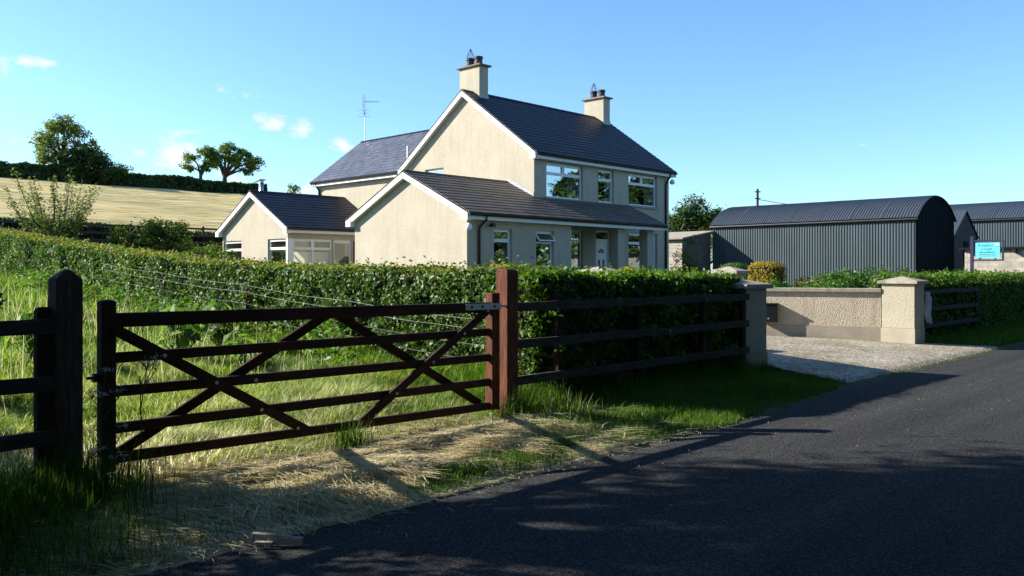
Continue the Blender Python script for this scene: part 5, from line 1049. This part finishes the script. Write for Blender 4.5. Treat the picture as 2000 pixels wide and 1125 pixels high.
# long paddock grass seen through the gate
def in_view(x, y, lo=-.66, hi=.66): a = .694 * x - .72 * y; b = .72 * x + .694 * y; return (b > 1) & (a > lo * b - .6) & (a < hi * b + .6)
parts = []
for (n, x0, x1, y0, y1, hs_, ws_) in ((190000, -.5, 7.3, 6.15, 10.5, 1, 1), (90000, -1.0, 7.3, 10.5, 16, 1.05, 1.4), (50000, 0, 7.3, 16, 28, 1.1, 2.2)):
    x, y = scatter(n, x0, x1, y0, y1, lambda x, y: in_view(x, y) * np.where(x < 7.25, 1, .3) * (1 - .75 * hayfac(x, y)))
    c = fbm(x * .8, y * .8, 50); c2 = fbm(x * 2.3, y * 2.3, 51)
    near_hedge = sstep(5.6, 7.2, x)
    h = (.09 + .34 * c ** 1.5 * (.4 + 1.1 * c2)) * RNG.uniform(.5, 1.35, len(x)) * hs_ * (1 + .35 * near_hedge)
    h *= 1 - .35 * (1 - sstep(6.3, 7.6, y))
    w = RNG.uniform(.005, .011, len(x)) * ws_
    az = 5.2 + 5.5 * (fbm(x * .7, y * .7, 52) - .5) * 2 + RNG.normal(0, .95, len(x))
    lean = np.clip(.35 + .9 * fbm(x * 1.1, y * 1.1, 53) + RNG.normal(0, .25, len(x)), .05, 1.45)
    lean *= 1 - .45 * near_hedge * (y < 11)
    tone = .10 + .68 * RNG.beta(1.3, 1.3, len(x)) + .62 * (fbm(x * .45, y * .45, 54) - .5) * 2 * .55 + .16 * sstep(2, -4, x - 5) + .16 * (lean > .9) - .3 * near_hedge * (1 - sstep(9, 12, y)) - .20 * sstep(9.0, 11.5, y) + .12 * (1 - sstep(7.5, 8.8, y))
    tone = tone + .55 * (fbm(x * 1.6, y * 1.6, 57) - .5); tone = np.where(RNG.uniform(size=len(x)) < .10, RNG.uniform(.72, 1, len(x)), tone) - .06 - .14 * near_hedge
    parts.append((x, y, zg(x, y) - .01, h, w, az, lean, np.clip(tone, 0, 1)))
A = [np.concatenate(p) for p in zip(*parts)]
tag(blades('long_grass', *A, M['g_long'], .55), 'long sunlit meadow grass growing in the paddock behind the field gate', 'grass', kind='stuff')
x, y = scatter(1200, 0, 6.0, 8.2, 17, in_view)
tag(blades('seed_stalks', x, y, zg(x, y), RNG.uniform(.4, .85, len(x)) * (.6 + .7 * fbm(x * .6, y * .6, 58)), RNG.uniform(.004, .008, len(x)), RNG.uniform(0, 6.28, len(x)), np.clip(np.abs(RNG.normal(.2, .18, len(x))), 0, .8), RNG.uniform(.66, 1, len(x)), M['g_long'], .8), 'tall pale seeding stalks standing in the meadow grass behind the gate', 'grass', kind='stuff')
n = 5200; u_ = RNG.uniform(0, 1, n); wx = 6.75 - np.abs(RNG.normal(0, .35, n)); wy = 8.6 + 14 * u_; cl = fbm(wx * 1.3, wy * 1.3, 59); k = cl > .42; wx, wy, cl = wx[k], wy[k], cl[k]; n = len(wx)
P = np.stack([wx, wy, zg(wx, wy) + RNG.uniform(.05, 1, n) * (.25 + 1.1 * (cl - .3))], -1)
tag(leaves('nettles', P, np.tile([-.3, -.2, .9], (n, 1)), .10 * RNG.uniform(.5, 1.2, n), RNG.beta(2, 2, n) * .8, M['l_dock'], None, .5, .9), 'rank nettles and weeds along the foot of the garden hedge', 'weeds', kind='stuff')
# cut hay lying on the verge in front of the gate
x, y = scatter(46000, .4, 7.6, 4.62, 7.6, lambda x, y: in_view(x, y) * (y > road_edge(x) + .12) * np.clip(hayfac(x, y) * 1.1 + .05, 0, 1))
c = fbm(x * 1.1, y * 1.1, 60); az = 2.17 + 3.0 * (fbm(x * .45, y * .45, 61) - .5) + RNG.normal(0, .5, len(x)) + math.pi * RNG.integers(0, 2, len(x))
rip = lambda x, y: .034 * (1 - np.abs(2 * fbm(x * .55 + y * .8, y * 1.5 - x * .25, 62) - 1)) ** 2 * sstep(4.7, 5.0, y) * (1 - .8 * sstep(5.7, 6.1, y))
mound = rip(x, y) + .008 + RNG.exponential(.007, len(x))
slope_y = (rip(x, y + .03) - rip(x, y - .03)) / .06
tone = np.clip(.24 + .75 * RNG.beta(1.3, 1.3, len(x)) + 1.3 * (c - .42), 0, 1)
tag(blades('cut_hay', x, y, zg(x, y) + mound, RNG.uniform(.10, .30, len(x)), RNG.uniform(.005, .010, len(x)), az, np.clip(RNG.normal(1.57, .06, len(x)) - .8 * slope_y * np.sin(az), 1.2, 1.9), tone, M['g_hay'], .04, None, .97), 'dry cut hay lying in curved swathes on the verge in front of the gate', 'hay', kind='stuff')
k = RNG.uniform(size=len(x)) < .02
tag(blades('stray_stalks', x[k], y[k], zg(x[k], y[k]) + mound[k], RNG.uniform(.06, .2, k.sum()), RNG.uniform(.003, .006, k.sum()), az[k], RNG.uniform(.4, 1.4, k.sum()), tone[k], M['g_hay'], .5), 'stray dry stalks standing up out of the cut hay', 'hay', kind='stuff')
ex2 = RNG.uniform(1.8, 7.5, 900); ey2 = road_edge(ex2) - RNG.exponential(.10, 900) + .12
tag(blades('strewn_straw', ex2, ey2, np.full(900, .032) + RNG.uniform(0, .01, 900), RNG.uniform(.03, .14, 900), RNG.uniform(.003, .006, 900), RNG.uniform(0, 6.28, 900), np.full(900, 1.56), RNG.uniform(0, 1, 900), M['g_hay'], .0, None, 1.0), 'bits of straw strewn along the edge of the road', 'straw', kind='stuff')
# green verge grass
def verge_d(x, y): return in_view(x, y) * (y > road_edge(x) + .10 + .25 * (fbm(x * 2.2, y, 70) - .5)) * np.clip(1 - .82 * hayfac(x, y), 0, 1) * (~inpoly(x, y, dr))
x, y = scatter(150000, .2, 13.4, 4.5, 7.0, verge_d); k = y < np.where(x < 6.4, 6.25, 6.9); x, y = x[k], y[k]
c = fbm(x * 1.5, y * 1.5, 71); tall = sstep(6.1, 6.5, y) * sstep(5.6, 6.4, x) + sstep(3.0, 1.5, x)
h = (.02 + .13 * c ** 1.6) * RNG.uniform(.5, 1.6, len(x)) * (1 + 2.6 * np.clip(tall, 0, 1)); 
tag(blades('verge_grass', x, y, zg(x, y) - .005, h, RNG.uniform(.003, .0065, len(x)), RNG.uniform(0, 6.28, len(x)), np.clip(RNG.normal(.5, .3, len(x)), 0, 1.4), np.clip(.1 + .6 * RNG.beta(2, 2, len(x)) + .5 * (fbm(x * .8, y * .8, 72) - .45), 0, 1), M['g_verge'], .6), 'short green grass on the verge between fence and road', 'grass', kind='stuff')
x, y = scatter(60000, 18.8, 44, 4.9, 6.9, lambda x, y: (y > road_edge(x) + .1) & (~inpoly(x, y, dr)) & in_view(x, y)); h = RNG.uniform(.06, .16, len(x)) * (1 + 1.2 * sstep(6, 6.8, y))
tag(blades('far_verge_grass', x, y, zg(x, y), h, RNG.uniform(.008, .016, len(x)), RNG.uniform(0, 6.28, len(x)), np.clip(RNG.normal(.4, .3, len(x)), 0, 1.3), RNG.beta(2, 2.5, len(x)), M['g_verge'], .6), 'green grass on the verge beyond the driveway', 'grass', kind='stuff')
# straw stalks and tufts standing by the gate posts
def tuft(label, cx, cy, n, r, h, mat='g_verge', hi=1.):
    x = cx + RNG.normal(0, r, n); y = cy + RNG.normal(0, r, n); z = zg(x, y)
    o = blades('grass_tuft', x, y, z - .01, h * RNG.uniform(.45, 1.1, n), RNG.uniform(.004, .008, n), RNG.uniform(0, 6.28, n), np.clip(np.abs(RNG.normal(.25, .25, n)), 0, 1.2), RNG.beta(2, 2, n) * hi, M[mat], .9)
    return tag(o, label, 'grass tuft', 'grass tufts along the gate', kind=None)
tuft('tuft of tall grass at the foot of the red-brown gate post', 6.38, 6.04, 520, .10, .33)
tuft('tuft of tall grass hanging over the lowest bar of the gate', 4.3, 6.1, 320, .10, .27)
tuft('tall grass with shade-darkened green at the foot of the pointed gate post', 2.0, 5.9, 1200, .22, .42, 'g_verge', .45)  # lower tone puts the tree shade into the blade colour
tuft('grass with shade-darkened green under the left fence rails beside the pointed post', 1.5, 5.75, 1300, .28, .36, 'g_verge', .45)  # blade colour darkened here too, standing for shade under the rails
tuft('pale seeding grass clump between the gate foot and the green verge', 6.75, 5.75, 260, .16, .30, 'g_long')
# broad dock leaves by the hedge, cow parsley, leafy spray
def dock(label, x, y, n, h, s):
    z = zt(x, y); root = thing('dock_plant', (x, y, z), label, 'plant', 'dock plants in the paddock'); m = MB(); P = []; N = []
    for i in range(n):
        a = RNG.uniform(0, 6.28); q_ = np.array([math.cos(a), math.sin(a), 0]); hh = h * RNG.uniform(.3, 1); e = np.array([x, y, z]) + q_ * RNG.uniform(.05, .3) + np.array([0, 0, hh]); m.tube([(x, y, z), tuple(np.array([x, y, z]) * .4 + e * .6 + np.array([0, 0, .05])), tuple(e)], [.006, .005, .003], 4); P.append(e); N.append(q_ * .7 + np.array([0, 0, .7]))
    m.build('stalks', M['l_dock'], root); n = len(P); leaves('leaf_blades', np.array(P), np.array(N), s * RNG.uniform(.6, 1.2, n), RNG.beta(2, 2, n), M['l_dock'], root, .45, .5)
dock('broad leaved dock behind the left stile of the gate', 5.0, 10.8, 60, .75, .24); dock('broad leaved dock near the hedge left of the gate middle', 5.9, 11.5, 60, .7, .24); dock('broad leaved dock close behind the pointed gate post', 3.4, 11.2, 40, .7, .22); dock('low broad leaved dock under the top bar of the gate', 5.3, 9.6, 40, .5, .2); dock('broad leaved dock at the far left behind the fence', 2.2, 9.4, 50, .7, .22)
def parsley(label, x, y, h, heads):
    z = zt(x, y); root = thing('cow_parsley', (x, y, z), label, 'wild flower', 'cow parsley at the pointed post'); m = MB(); HP = []
    top = np.array([x, y, z + h]); m.tube([(x, y, z), (x + .01, y, z + h * .5), tuple(top)], [.006, .005, .004], 5)
    for k in range(heads):
        P = []; a = RNG.uniform(0, 6.28); e = top + np.array([math.cos(a) * .10, math.sin(a) * .10, RNG.uniform(-.16, .1)]); m.tube([tuple(top - np.array([0, 0, RNG.uniform(.05, .3)])), tuple(e)], [.004, .003], 4)
        for j in range(10):
            b = RNG.uniform(0, 6.28); r_ = RNG.uniform(.01, .06); u_ = e + np.array([math.cos(b) * r_, math.sin(b) * r_, .05]); m.tube([tuple(e), tuple(u_)], [.002, .0015], 3); P.append(u_ + RNG.normal(0, .007, (5, 3)))
        HP.append(np.concatenate(P))
    m.build('stalks', M['l_dock'], root)
    for P in HP: n = len(P); leaves('flower_head', P, np.tile([0, -.3, 1.], (n, 1)), .009 * RNG.uniform(.7, 1.3, n), RNG.uniform(0, 1, n), M['umbel'], root, .9)
parsley('white cow parsley in front of the pointed gate post', 2.12, 5.72, .78, 4); parsley('white cow parsley in front of the closing stile of the gate', 2.42, 5.85, .82, 5); parsley('low white cow parsley at the foot of the pointed gate post', 2.1, 5.6, .45, 4)
root = thing('hazel_bush', (1.3, 6.75, .1), 'leafy hazel spray reaching in above the left fence', 'shrub'); m = MB(); P = []
for i in range(9):
    e = np.array([1.72 + RNG.uniform(-.3, .15), 6.65 + RNG.uniform(-.1, .25), RNG.uniform(1.1, 1.6)]); b = np.array([1.25 + RNG.uniform(-.1, .1), 6.75, .1]); c = (b + e) / 2 + np.array([-.15, 0, .25]); m.tube([tuple(b), tuple(c), tuple(e)], [.009, .006, .003], 5)
    for t in RNG.uniform(.5, 1.02, 12): P.append((1 - t) ** 2 * b + 2 * t * (1 - t) * c + t * t * e + RNG.normal(0, .03, 3))
m.build('stems', M['twig'], root); P = np.array(P); leaves('foliage', P, np.tile([-.4, -.3, .8], (len(P), 1)), .085 * RNG.uniform(.6, 1.3, len(P)), RNG.beta(2, 2, len(P)) * .8, M['l_dark'], root, .85, .8)
# yellow flowers in the paddock
P = np.stack([RNG.uniform(5.2, 6.9, 70), RNG.uniform(8.5, 13, 70), np.zeros(70)], -1); P[:, 2] = zg(P[:, 0], P[:, 1]) + RNG.uniform(.3, .5, 70)
tag(leaves('buttercups', np.repeat(P, 3, 0) + RNG.normal(0, .012, (210, 3)), np.tile([0, 0, 1.], (210, 1)), np.full(210, .02), RNG.uniform(0, 1, 210), M['l_yellow'], None, .9), 'scattered yellow buttercups in the long grass behind the gate', 'wild flowers', kind='stuff')
# broken timber lying by the road
m = MB(); m.bar((2.52, 4.52, .07), (2.66, 4.33, .06), .035, .028); m.bar((2.6, 4.40, .05), (2.70, 4.28, .045), .045, .04); m.bar((2.5, 4.46, .04), (2.57, 4.38, .04), .03, .02)
tag(m.build('broken_timber', M['wood_pale'], bevel=.003), 'broken bits of old timber lying at the road edge in the shade', 'wood')

# ------------------------------------------------------------------ roadside trees outside the frame: they throw shade and stand mirrored in windows; some are added to block sky light
def big(label, loc, th, tr, blobs, n, leaf, mat, grp): tree('roadside_tree', label, loc, th, tr, blobs, n, leaf, mat, grp, spread=.3)
SG = 'roadside trees left of the gate'
big('bushy roadside tree beside the left fence, just outside the view', (-1.3, 8.7, .2), 1.0, .2, [(0, 0, 1.7, 1.1, 1.0, .9), (.9, .2, 1.4, .8, .8, .8), (-1.2, .1, 2.0, 1.2, 1.2, 1.1), (-.4, -.6, 1.0, 1.0, 1.0, .8), (-1.6, -1.2, 1.4, 1.3, 1.2, 1.2), (.3, -.9, 1.2, .9, .8, .8), (.8, -1.1, 2.2, .8, .8, .7), (1.45, .5, 1.2, .7, .7, .6), (-.3, -1.6, 2.9, .9, .9, .8)], 26000, .12, 'l_dark', SG)
big('tall roadside tree with a high crown left of the view', (-2.0, 11.6, .4), 3.6, .25, [(1.6, -.3, 5.0, 1.2, 1.1, .9), (2.9, -.7, 5.9, 1.1, 1.0, .9), (.4, .3, 6.0, 1.2, 1.1, .8), (-1.2, 0, 6.0, 1.5, 1.4, .9), (.9, .2, 6.4, 1.4, 1.3, 1.1), (2.6, .2, 7.2, 1.2, 1.2, 1.0), (.3, 0, 8.0, 1.4, 1.3, 1.1), (-1.2, .3, 6.6, 1.5, 1.5, 1.2), (2.0, -.4, 5.3, 1.0, 1.0, .8)], 30000, .14, 'l_dark', SG)
big('thick roadside tree on the bend behind the camera', (-7.5, 7.0, .2), 2.2, .3, [(0, 0, 4.0, 2.2, 2.2, 1.9), (1.5, -1.5, 3.0, 1.8, 1.8, 1.5), (-1.5, 1.5, 3.4, 2, 2, 1.7), (0, 0, 5.8, 1.8, 1.8, 1.4), (1.5, 1.5, 4.4, 2, 1.8, 1.6)], 12000, .19, 'l_dark', SG)
big('roadside tree over the hedge bank behind the camera', (-4.6, 5.6, .1), 1.8, .25, [(0, 0, 3.2, 1.8, 1.8, 1.5), (1.2, -1.0, 2.2, 1.4, 1.4, 1.2), (1.0, .8, 3.0, 1.4, 1.4, 1.2), (-.6, .8, 4.4, 1.4, 1.4, 1.1), (1.2, .3, 1.4, 1.3, 1.2, 1.0), (2.2, .6, 1.2, 1.0, 1.0, .9), (2.4, -.2, 2.4, 1.0, 1.0, .9)], 20000, .16, 'l_dark', SG)
X_, Y_ = -3.2, 5.4
tree('roadside_tree', 'added spreading ash, its unseen boughs blocking the sky over the camera and the left fence', (X_, Y_, .2), 5.0, .3, [(a - X_, b - Y_, c, r, r, h) for a, b, c, r, h in ((.2, 6.2, 5.6, 1.4, .9), (-.8, 3.6, 6, 2, 1.1), (1.8, 3.2, 6.6, 1.6, 1), (3.0, 1.2, 7, 1.7, 1), (.6, .8, 6.8, 2, 1.1), (-2, .8, 6.5, 2, 1.2), (2.2, -1.6, 7.2, 2, 1.1), (4.4, -.8, 7.4, 1.6, 1), (-1.6, 6.6, 6.4, 1.8, 1.2))], 26000, .24, 'l_dark', SG, spread=.35)  # unseen tree added to keep sky light off the foreground
OG = 'added trees blocking the sky over the road behind the camera'
for i, (x, y, h) in enumerate(((-7, -3.5, 9.5), (-1.5, -6.0, 11), (4, -5.6, 10.5), (9.5, -6.2, 11), (15, -6.5, 10), (21, -7, 11))):  # unseen canopy trees added to darken the road and hedge front
    r3 = np.random.default_rng(60 + i); bl = [(r3.uniform(-3, 3), r3.uniform(-2, 5.0), h * r3.uniform(.52, .95), 2.1, 2.1, 1.5) for _ in range(12)] + [(r3.uniform(-2, 2), r3.uniform(-2, .5), h * r3.uniform(.2, .5), 1.8, 1.6, 1.5) for _ in range(4)]
    bl += [(r3.uniform(-2.6, 2.6), r3.uniform(1.5, 8.5) , r3.uniform(8.6, 10.8), 2.1, 2.1, 1.1) for _ in range(5)] if i > 0 else []  # extra high boughs shaped to block sky light above the road
    big(['leftmost overhanging tree', 'broad overhanging tree', 'dense overhanging tree', 'tall overhanging tree', 'wide overhanging tree', 'last overhanging tree'][i] + ' added to block sky light, across the road behind the camera', (x, y, .2), h * .4, .35, bl, 15000, .48, 'l_dark', OG)
RG = 'trees across the road from the farmhouse'
for i, (x, y, h) in enumerate(((67, -9, 12.5), (76, -11, 14), (83, -8, 13), (92, -14, 15), (52, -11, 7.5), (44, -11, 7))):
    r3 = np.random.default_rng(90 + i); bl = [(r3.uniform(-2.6, 2.6), r3.uniform(-2.6, 2.6), h * r3.uniform(.16, .85), 2.3, 2.3, 2.0) for _ in range(14)]
    big(['broad tree', 'tall tree', 'leafy tree', 'largest tree', 'rounded tree', 'smaller tree'][i] + ' across the road, seen mirrored in the farmhouse windows', (x, y, .2), h * .35, .35, bl, 13000, .55, 'l_dark', RG)
hedge('opposite_hedge', 'roadside hedge on the far side of the road behind the camera', [(-12, -3.2), (20, -3.2), (70, -4)], .6, lambda x, y: 2.6 + 0 * np.asarray(x), hz, 20000, .16, 'l_dark', rough=.1)

# ------------------------------------------------------------------ camera, sun, sky
cam = bpy.data.cameras.new('camera'); co = bpy.data.objects.new('camera', cam); C.objects.link(co)
cam.sensor_width = 36; cam.lens = 36 * 1665 / 2000; cam.shift_y = -32.5 / 2000; cam.clip_start = .05; cam.clip_end = 6000
co.location = (0, 0, 1.6); co.rotation_euler = (R(90), 0, -R(90 - 43.95)); S.camera = co
SUN_EL, SUN_D = R(26.5), Vector((-.565, .824, 0)).normalized()
sd = (SUN_D * math.cos(SUN_EL) + Vector((0, 0, math.sin(SUN_EL)))).normalized()
sl = bpy.data.lights.new('sun', 'SUN'); sl.energy = 5.0; sl.angle = R(.53); sl.color = (1, .925, .81)
so = bpy.data.objects.new('sun', sl); C.objects.link(so); so.location = sd * 50; so.rotation_euler = sd.to_track_quat('Z', 'Y').to_euler()
w = bpy.data.worlds.new('World'); S.world = w; w.use_nodes = True; nt = w.node_tree; nt.nodes.clear(); L = nt.links
out = nt.nodes.new('ShaderNodeOutputWorld'); bg = nt.nodes.new('ShaderNodeBackground'); bg.inputs['Strength'].default_value = .10
sky = nt.nodes.new('ShaderNodeTexSky'); sky.sky_type = 'NISHITA'; sky.sun_disc = False; sky.sun_elevation = SUN_EL; sky.sun_rotation = math.atan2(SUN_D.x, SUN_D.y)
sky.altitude = 50; sky.air_density = 1.0; sky.dust_density = .35; sky.ozone_density = 1.4
tc = nt.nodes.new('ShaderNodeTexCoord')
def cdir(px, py):
    v = Vector(((px - 1000) / 1665, 1, (530 - py) / 1665)).normalized(); return Vector((.694 * v.x + .72 * v.y, -.72 * v.x + .694 * v.y, v.z)).normalized()
# small fair weather clouds, each in its own direction of the sky
nz = nt.nodes.new('ShaderNodeTexNoise'); nz.inputs['Scale'].default_value = 38; nz.inputs['Detail'].default_value = 7; nz.inputs['Roughness'].default_value = .62
mp = nt.nodes.new('ShaderNodeMapping'); mp.inputs['Scale'].default_value = (1, 1, 1.7); L.new(tc.outputs['Generated'], mp.inputs['Vector']); L.new(mp.outputs[0], nz.inputs['Vector'])
total = None
for (px, py, rx, rz, amt) in ((525, 240, .026, .014, 1), (585, 250, .020, .013, 1), (672, 284, .020, .014, 1), (345, 300, .036, .026, 1.1), (280, 298, .016, .009, .7), (75, 124, .034, .008, .9), (432, 175, .012, .008, .5), (378, 258, .026, .006, .6), (5, 135, .02, .02, .6), (1705, 281, .10, .005, .32), (598, 372, .03, .014, .9), (455, 352, .03, .02, .6), (30, 272, .012, .006, .5), (480, 180, .02, .01, .25), (120, 300, .05, .02, .3)):
    d = cdir(px, py)
    s1 = nt.nodes.new('ShaderNodeVectorMath'); s1.operation = 'SUBTRACT'; s1.inputs[1].default_value = d; L.new(tc.outputs['Generated'], s1.inputs[0])
    s2 = nt.nodes.new('ShaderNodeVectorMath'); s2.operation = 'MULTIPLY'; s2.inputs[1].default_value = (1.3 / rx, 1.3 / rx, 1.3 / rz); L.new(s1.outputs[0], s2.inputs[0])
    s3 = nt.nodes.new('ShaderNodeVectorMath'); s3.operation = 'LENGTH'; L.new(s2.outputs[0], s3.inputs[0])
    s4 = nt.nodes.new('ShaderNodeMapRange'); s4.inputs['From Min'].default_value = 1.5; s4.inputs['From Max'].default_value = 0; s4.inputs['To Min'].default_value = 0; s4.inputs['To Max'].default_value = amt; L.new(s3.outputs['Value'], s4.inputs['Value'])
    if total is None: total = s4.outputs[0]
    else:
        a = nt.nodes.new('ShaderNodeMath'); a.operation = 'MAXIMUM'; L.new(total, a.inputs[0]); L.new(s4.outputs[0], a.inputs[1]); total = a.outputs[0]
ad = nt.nodes.new('ShaderNodeMath'); ad.operation = 'MULTIPLY_ADD'; ad.inputs[1].default_value = 1.0; L.new(total, ad.inputs[0])
nn_ = nt.nodes.new('ShaderNodeMath'); nn_.operation = 'MULTIPLY_ADD'; nn_.inputs[1].default_value = 2.2; nn_.inputs[2].default_value = -1.1; L.new(nz.outputs['Fac'], nn_.inputs[0]); L.new(nn_.outputs[0], ad.inputs[2])
rp = nt.nodes.new('ShaderNodeMapRange'); rp.inputs['From Min'].default_value = .30; rp.inputs['From Max'].default_value = .95; L.new(ad.outputs[0], rp.inputs['Value'])
gt = nt.nodes.new('ShaderNodeMath'); gt.operation = 'GREATER_THAN'; gt.inputs[1].default_value = .001; L.new(total, gt.inputs[0])
mu = nt.nodes.new('ShaderNodeMath'); mu.operation = 'MULTIPLY'; L.new(rp.outputs[0], mu.inputs[0]); L.new(gt.outputs[0], mu.inputs[1])
tint = nt.nodes.new('ShaderNodeMixRGB'); tint.blend_type = 'MULTIPLY'; tint.inputs['Fac'].default_value = 1; tint.inputs['Color2'].default_value = (.62, .85, 1.06, 1); L.new(sky.outputs[0], tint.inputs['Color1'])
mx = nt.nodes.new('ShaderNodeMixRGB'); mx.inputs['Color2'].default_value = (4.2, 4.3, 4.4, 1); L.new(mu.outputs[0], mx.inputs['Fac']); L.new(tint.outputs[0], mx.inputs['Color1'])
L.new(mx.outputs[0], bg.inputs['Color']); L.new(bg.outputs[0], out.inputs['Surface'])
vs_ = S.view_settings; vs_.view_transform = 'Standard'; vs_.look = 'None'; vs_.exposure = 1.25; vs_.gamma = 1; vs_.use_curve_mapping = False
S.cycles.max_bounces = 8; S.cycles.transparent_max_bounces = 12
